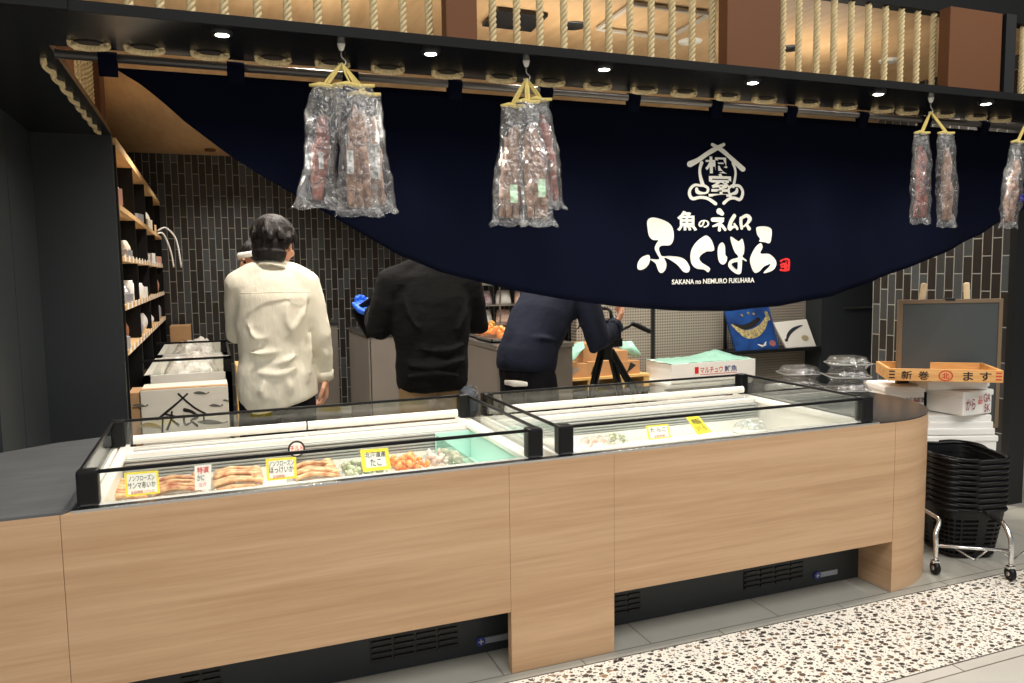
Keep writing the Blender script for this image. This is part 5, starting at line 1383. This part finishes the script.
# man in the cream shirt: stands with his back to us, head turned right, right arm hanging
h1 = V((.022, .035, 1.562)); r1 = Euler((-.15, 0, -.55)).to_matrix()
m1, top1, _ = person((.275, 1.42, 0), .0, 'person seen from behind in a long cream shirt, right arm hanging, dark hair', [((0, 0, .90), (.150, .110)), ((0, 0, 1.02), (.170, .122)), ((0, -.005, 1.18), (.176, .124)), ((0, -.01, 1.32), (.176, .112)), ((0, -.005, 1.405), (.135, .082)), ((.0, .0, 1.455), (.064, .060))],
    h1, r1, [((.158, -.005, 1.38), (.212, -.03, 1.13), (.232, .01, .905)), ((-.158, .0, 1.38), (-.168, .10, 1.13), (-.12, .30, 1.22))],
    [((.085, 0, .86), (.095, .01, .48), (.10, -.02, .085), (.115, .14, .03)), ((-.085, 0, .86), (-.095, .01, .48), (-.10, -.02, .085), (-.115, .14, .03))],
    M_shirt, M_trouser, [(V((.020, 0, .79)), (.184, .128)), (V((.006, 0, .845)), (.190, .134)), (V((0, 0, .95)), (.186, .134))], [((.0, .06, -1), (-1, .2, .1), -1, .9), ((.1, 1, .1), (0, .1, -1), -1, .6)], folds=.016, sleeves=(.062, .054, .047, .040), head_s=1.02, ridges=[
    ([(-.14, -.116, 1.07), (-.07, -.130, 1.055), (.0, -.132, 1.065)], .011), ([(-.02, -.132, 1.00), (.05, -.134, 1.02), (.11, -.128, 1.06)], .011),
    ([(-.10, -.125, .97), (.0, -.136, .955), (.09, -.130, .985)], .013), ([(-.13, -.104, 1.20), (-.10, -.120, 1.13), (-.04, -.130, 1.13)], .008),
    ([(.150, -.080, 1.34), (.135, -.104, 1.25), (.085, -.122, 1.17), (.04, -.128, 1.13)], .010), ([(.06, -.120, 1.31), (.05, -.128, 1.22), (.07, -.130, 1.14)], .011),
    ([(.16, -.09, 1.16), (.15, -.10, 1.02), (.14, -.11, .90)], .015), ([(-.06, -.132, .93), (-.08, -.132, .88), (-.06, -.13, .84)], .013), ([(.03, -.134, .95), (.05, -.134, .89), (.04, -.13, .85)], .013),
    ([(.19, -.045, 1.26), (.235, -.055, 1.20), (.25, -.04, 1.14)], .013), ([(.20, -.07, 1.16), (.24, -.07, 1.12), (.262, -.03, 1.09)], .012), ([(.20, -.05, 1.06), (.235, -.055, 1.03), (.26, -.01, 1.02)], .011), ([(.21, -.02, .985), (.24, -.03, .965), (.265, .0, .97)], .010)])
hair_cap(m1, h1, r1, 1.03)
bm = nb(); tube(bm, [(-.16, -.100, 1.335), (-.09, -.128, 1.338), (0, -.135, 1.338), (.09, -.128, 1.338), (.16, -.100, 1.335)], .0028, 6); link('yoke_seam', bm, M_shirt, m1, True)

# man in black: back to us, both forearms forward, holds a dark tablet with a blue glove
h2 = V((.0, .10, 1.56)); r2_ = Euler((-.25, 0, .15)).to_matrix()
m2, top2, tr2 = person((1.075, 1.50, 0), .05, 'person seen from behind in a black sweatshirt and khaki trousers, head hidden by the curtain', [((0, 0, .90), (.170, .120)), ((0, 0, 1.00), (.195, .130)), ((0, .0, 1.14), (.215, .135)), ((0, .0, 1.28), (.228, .125)), ((0, .01, 1.40), (.185, .095)), ((.0, .03, 1.47), (.072, .066))],
    h2, r2_, [((.205, .01, 1.375), (.285, .06, 1.13), (.13, .30, 1.14)), ((-.205, .01, 1.375), (-.275, .05, 1.13), (-.24, .30, 1.20))],
    [((.09, 0, .86), (.10, .01, .48), (.105, -.02, .085), (.12, .14, .03)), ((-.09, 0, .86), (-.10, .01, .48), (-.105, -.02, .085), (-.12, .14, .03))],
    M_blackcloth, M_khaki, [(V((.0, 0, .80)), (.180, .130)), (V((.0, 0, .84)), (.196, .142)), (V((0, 0, .96)), (.200, .140))], [((-1, .3, 0), (0, .3, -1), 1, .8), ((-.25, 1, .25), (0, .1, 1), -1, .7)], folds=.018, sleeves=(.078, .070, .058, .046), ridges=[
    ([(-.17, -.10, .95), (-.05, -.142, .935), (.08, -.140, .955), (.17, -.10, .97)], .016), ([(-.17, -.10, .89), (-.03, -.146, .90), (.10, -.138, .88)], .015),
    ([(-.10, -.130, 1.03), (.04, -.140, 1.015), (.16, -.11, 1.05)], .014), ([(.17, -.08, 1.30), (.15, -.115, 1.20), (.10, -.135, 1.12)], .014), ([(-.17, -.08, 1.30), (-.15, -.115, 1.20), (-.11, -.135, 1.13)], .014)])
hair_cap(m2, h2, r2_, 1.02)
bm = nb()
# nitrile glove on the left hand
W_ = V((-.24, .30, 1.20)); hand(bm, W_, V((-.25, 1, .25)), V((0, .1, 1)), -1, .7, .185); o = link('glove', bm, mat('blue_glove', (30, 100, 230), .4), m2, True); remesh(o, .005, 1)
o.modifiers['smooth'].factor = .3
d = o.modifiers.new('out', 'DISPLACE'); d.strength = .006; d.mid_level = 0
bm = nb(); box(bm, -.07, .07, -.006, .006, -.10, .10, .008)
tb = link('tablet', bm, M_blkplastic); 
tp = P(366, 315, 1, 1.85)
tb.location = (P(369, 318, 1, 1.86).x, 1.86, P(369, 318, 1, 1.86).z); tb.rotation_euler = (.2, -.55, .15); tag(tb, 'dark tablet or clipboard held by the person in black', 'tablet')
# a phone or wallet bundle in the back pocket: grey cloth with a metal clip
bm = nb(); tube(bm, [(.155, -.09, .80), (.165, -.115, .77), (.16, -.12, .70), (.155, -.10, .64)], [(.04, .02), (.05, .03), (.052, .032), (.03, .016)], 14, side=(1, 0, 0), round_ends=True)
o = link('pocket_cloth', bm, mat('grey_cloth', (92, 98, 110), .9, bump=.8, bump_scale=30), m2, True); remesh(o, .006, 2, .016, .03)
bm = nb(); tube(bm, smoothpts([(.175, -.135, .76), (.195, -.15, .79), (.185, -.14, .82), (.17, -.13, .80)], 4), .004, 6); link('key_ring', bm, M_steel, m2, True)

# man with the camera: bends forward to the right, eye at the viewfinder
RO3 = Matrix.Rotation(-1.05, 4, 'Z'); L3 = (Matrix.Translation((1.67, 1.62, 0)) @ RO3).inverted()
el3 = L3 @ P(600, 345, 1, 1.52); wr3 = L3 @ P(616, 325, 1, 1.60)
h3 = V((.0, .50, 1.34)); r3 = Euler((-.62, 0, 0)).to_matrix()
m3, top3, _ = person((1.67, 1.62, 0), -1.05, 'person in a navy fleece and black trousers bending over a camera on a tripod', [((0, -.02, .88), (.165, .125)), ((0, .02, 1.00), (.185, .138)), ((0, .12, 1.14), (.200, .142)), ((0, .25, 1.26), (.205, .130)), ((0, .345, 1.33), (.160, .095)), ((.0, .40, 1.36), (.070, .064))],
    h3, r3, [((.190, .30, 1.275), tuple(el3), tuple(wr3)), ((-.19, .30, 1.275), (-.24, .46, 1.06), (-.10, .64, 1.16))],
    [((.09, -.02, .86), (.11, .05, .47), (.12, -.04, .085), (.13, .12, .03)), ((-.09, -.02, .86), (-.11, .08, .47), (-.13, .02, .085), (-.14, .18, .03))],
    M_navycloth, M_trouser, [(V((.0, -.02, .85)), (.178, .130)), (V((.0, -.015, .885)), (.188, .145)), (V((0, .0, .95)), (.190, .145))], [((-.05, .75, .65), (-.6, -.3, .6), 1, .8), ((.1, .8, .4), (1, .1, 0), -1, .9)], folds=.016, sleeves=(.080, .074, .058, .046), ridges=[
    ([(.17, -.02, .94), (.12, -.09, .96), (.0, -.12, .95), (-.12, -.10, .97)], .014), ([(.19, .02, 1.03), (.15, -.06, 1.05), (.04, -.09, 1.04)], .014), ([(.20, .22, 1.20), (.19, .12, 1.12), (.18, .02, 1.02)], .014), ([(.17, .30, 1.16), (.21, .22, 1.10), (.20, .12, 1.04)], .012)])
hair_cap(m3, h3, r3, 1.02)
bm = nb(); tube(bm, [(-.04, -.158, .80), (.03, -.166, .80), (.11, -.150, .80)], [(.014, .004), (.018, .005), (.012, .004)], 10, side=(0, 0, 1), round_ends=True); link('shirt_tail', bm, M_paper, m3, True)

# video camera on its tripod
cx_, cy_ = P(606, 330, 1, 1.95).x, 1.95
tz = P(606, 350, 1, cy_).z
tp_ = empty('tripod', (cx_, cy_, 0)); tag(tp_, 'black camera tripod with spread legs behind the right freezer', 'tripod')
for px, py, dy in ((590, 400, -.05), (622, 400, .25), (648, 400, -.12)):
    top = V((cx_ + (.03 if px > 600 else -.03), cy_, tz)); q = P(px, py, 1, cy_ + dy * .4); dirv = (q - top); foot = top + dirv * (top.z / -dirv.z) if dirv.z < 0 else q
    foot.z = .01
    if (foot - V((cx_, cy_, 0))).length > .55: k = .55 / (foot - V((cx_, cy_, 0))).length; foot = V((cx_ + (foot.x - cx_) * k, cy_ + (foot.y - cy_) * k, .01))
    m_ = top.lerp(foot, .5)
    bm = nb(); off = V((.014, 0, 0)); cyl(bm, top - off, m_ - off, .013, 10); cyl(bm, top + off, m_ + off, .013, 10); cyl(bm, top.lerp(foot, .25), foot, .010, 10)
    box(bm, m_.x - .026, m_.x + .026, m_.y - .018, m_.y + .018, m_.z - .03, m_.z + .02, .004)
    wpart('leg', bm, M_blkplastic, tp_)
bm = nb(); cyl(bm, (cx_, cy_, tz - .06), (cx_, cy_, tz + .07), .042, 16); cyl(bm, (cx_, cy_, tz + .02), (cx_, cy_, tz + .05), .055, 16); wpart('head', bm, M_blkplastic, tp_)
hb = P(632, 323, 1, cy_ - .05); he = P(649, 331, 1, cy_ - .10)
bm = nb(); tube(bm, smoothpts([V((cx_ + .03, cy_, tz + .07)), P(622, 330, 1, cy_ - .03), P(630, 326, 1, cy_ - .05), hb + V((.01, 0, -.005)), he], 4), [.009] * 11 + [.012, .017, .018, .018, .017, .016], 10, round_ends=True) ; wpart('pan_handle', bm, M_blkplastic, tp_, True)
cm = empty('video_camera', (cx_, cy_, tz + .07)); tag(cm, 'black video camera on the tripod held to the eye of the bending person', 'camera')
bm = nb(); box(bm, cx_ - .06, cx_ + .06, cy_ - .10, cy_ + .12, tz + .07, tz + .20, .012); wpart('body', bm, M_blkplastic, cm)
bm = nb(); cyl(bm, (cx_ + .01, cy_ + .12, tz + .14), (cx_ + .02, cy_ + .26, tz + .14), .042, 20, .048); wpart('lens', bm, M_blkplastic, cm, True)
bm = nb(); cyl(bm, (cx_ - .02, cy_ - .10, tz + .19), (cx_ - .03, cy_ - .17, tz + .20), .022, 14, .030); wpart('viewfinder', bm, M_blkplastic, cm, True)
bm = nb(); tube(bm, smoothpts([(cx_, cy_ - .07, tz + .20), (cx_, cy_ - .05, tz + .26), (cx_, cy_ + .07, tz + .26), (cx_, cy_ + .10, tz + .20)], 4), .011, 8); wpart('carry_handle', bm, M_blkplastic, cm, True)
bm = nb(); box(bm, cx_ + .03, cx_ + .10, cy_ - .04, cy_ + .04, tz + .02, tz + .075, .006); wpart('control_box', bm, M_blkplastic, cm)

# shop worker with the white headband, far behind
wy = 2.95; hw = P(258, 256, 1, wy); h4 = V((0, .02, 1.52)); r4 = Euler((-.25, 0, 0)).to_matrix()
m4, _, _ = person((hw.x, wy, hw.z - 1.53), 1.75, 'shop worker with a white headband and dark clothes behind the person in cream', [((0, 0, .86), (.150, .105)), ((0, 0, .98), (.165, .11)), ((0, .0, 1.12), (.18, .115)), ((0, .0, 1.25), (.18, .105)), ((0, .005, 1.33), (.14, .08)), ((.0, .0, 1.38), (.06, .055))],
    h4, r4, [((.165, 0, 1.31), (.20, .0, 1.06), (.19, .08, .84)), ((-.165, 0, 1.31), (-.20, .0, 1.06), (-.19, .08, .84))],
    [((.09, 0, .82), (.10, .01, .46), (.105, -.02, .085), (.12, .14, .03)), ((-.09, 0, .82), (-.10, .01, .46), (-.105, -.02, .085), (-.12, .14, .03))],
    M_blackcloth, M_trouser, [(V((.0, 0, .80)), (.16, .115)), (V((.0, 0, .84)), (.165, .115)), (V((0, 0, .92)), (.165, .115))], [((0, .1, -1), (-1, 0, 0), -1, .7), ((0, .1, -1), (1, 0, 0), 1, .7)])
m4.location.z = 0
dz = (hw.z + .0) - 1.52
hair_cap(m4, h4, r4, 1.0)
bm = nb(); M4 = Matrix.Translation(h4) @ r4.to_4x4()
pts = [M4 @ V((.099 * math.cos(a), -.016 + .112 * math.sin(a), .040 + .010 * math.sin(a))) for a in [2 * PI * k / 36 for k in range(36)]]
tube(bm, pts, [(.020, .005)] * 36, 8, closed=True, side=(0, 0, 1)); link('headband', bm, M_paper, m4, True)

# ---------------------------------------------------------------- ceiling fittings seen between the ropes
def ceil_at(px, py): return P(px, py, 2, CEIL)
p = ceil_at(517, 17); t = empty('ceiling_projector', (p.x, p.y, CEIL)); tag(t, 'black square fitting on the wooden ceiling seen between the ropes', 'ceiling fitting')
q = [ceil_at(*c) for c in ((482, 22), (498, 6), (548, 12), (531, 28))]
bm = nb(); a_ = [bm.verts.new(v + V((0, 0, -.004))) for v in q]; b_ = [bm.verts.new(v + V((0, 0, -.02))) for v in q]
bm.faces.new(a_); bm.faces.new(b_[::-1])
for k in range(4): bm.faces.new((a_[k], a_[(k + 1) % 4], b_[(k + 1) % 4], b_[k]))
wpart('housing', bm, M_blkmetal, t)
M_down = emit('downlight_glow', (255, 244, 224), 6)
for k, (px, py, lb) in enumerate(((574, 25, 'round recessed downlight in the wooden ceiling left of the light track'), (690, 41, 'round recessed downlight in the wooden ceiling near the wide column'), (789, 48, 'round recessed downlight right of the wide brown column'), (890, 60, 'small round recessed downlight behind the right-hand ropes'))):
    p = ceil_at(px, py); t = empty('downlight', (p.x, p.y, CEIL)); tag(t, lb, 'downlight')
    bm = nb(); tube(bm, [(0, 0, 0), (0, 0, -.008), (0, 0, -.002)], [.062, .058, .044], 24, cap=False); link('ring', bm, M_blkmetal if k % 2 == 0 else M_white, t, True)
    bm = nb(); cyl(bm, (0, 0, -.001), (0, 0, -.003), .045, 20); link('lens', bm, M_down, t)
tk = empty('light_track', (3, 3, CEIL)); tag(tk, 'pale rectangular light track on the wooden ceiling', 'light track')
tc = [ceil_at(*c) for c in ((598, 26), (632, 1), (711, 11), (668, 35))]
for k in range(4):
    bm = nb(); a, b = tc[k], tc[(k + 1) % 4]; cyl(bm, a + V((0, 0, -.012)), b + V((0, 0, -.012)), .012, 8); wpart('rail', bm, mat('track_grey', (176, 170, 158), .5), tk)
p = ceil_at(210, 149); bm = nb(); cyl(bm, (p.x, p.y, CEIL - .001), (p.x, p.y, CEIL - .02), .05, 18); tag(link('smoke_detector', bm, M_brown, None, True), 'small round dark fitting on the wooden ceiling near the tiled wall', 'ceiling fitting')

# ---------------------------------------------------------------- lights
DN = [(.3, .95), (1.3, .95), (.0, 3.0), (.3, 4.9), (1.6, 2.2), (1.6, 4.0), (2.9, 1.9), (2.9, 2.5), (4.2, 2.4), (3.9, 1.2), (.6, 1.9)]
for x, y in DN: lamp('SPOT', 'ceiling_spot', (x, y, CEIL - .03), 85, .06, (1, .93, .83), math.radians(140), blend=.8)
lamp('AREA', 'mall_ceiling_light', (0.2, -2.2, 3.6), 84, 2.4, (1, .97, .93), rot=(math.radians(18), 0, 0), shape='RECTANGLE', size_y=1.6)
lamp('AREA', 'mall_ceiling_light', (3.6, -2.0, 3.6), 84, 2.4, (1, .97, .93), rot=(math.radians(15), 0, 0), shape='RECTANGLE', size_y=1.6)
# unseen lights added behind the soffit to wash the ropes and the ceiling
for x in (.3, 1.6, 3.0): lamp('AREA', 'added_wash_light', (x, .9, 2.25), 3.5, .8, (1, .90, .76), rot=(PI, 0, 0), shape='RECTANGLE', size_y=.1)
w = bpy.data.worlds.new('world'); S.world = w; w.use_nodes = True
w.node_tree.nodes['Background'].inputs[0].default_value = (1.0, .97, .93, 1); w.node_tree.nodes['Background'].inputs[1].default_value = 0.35
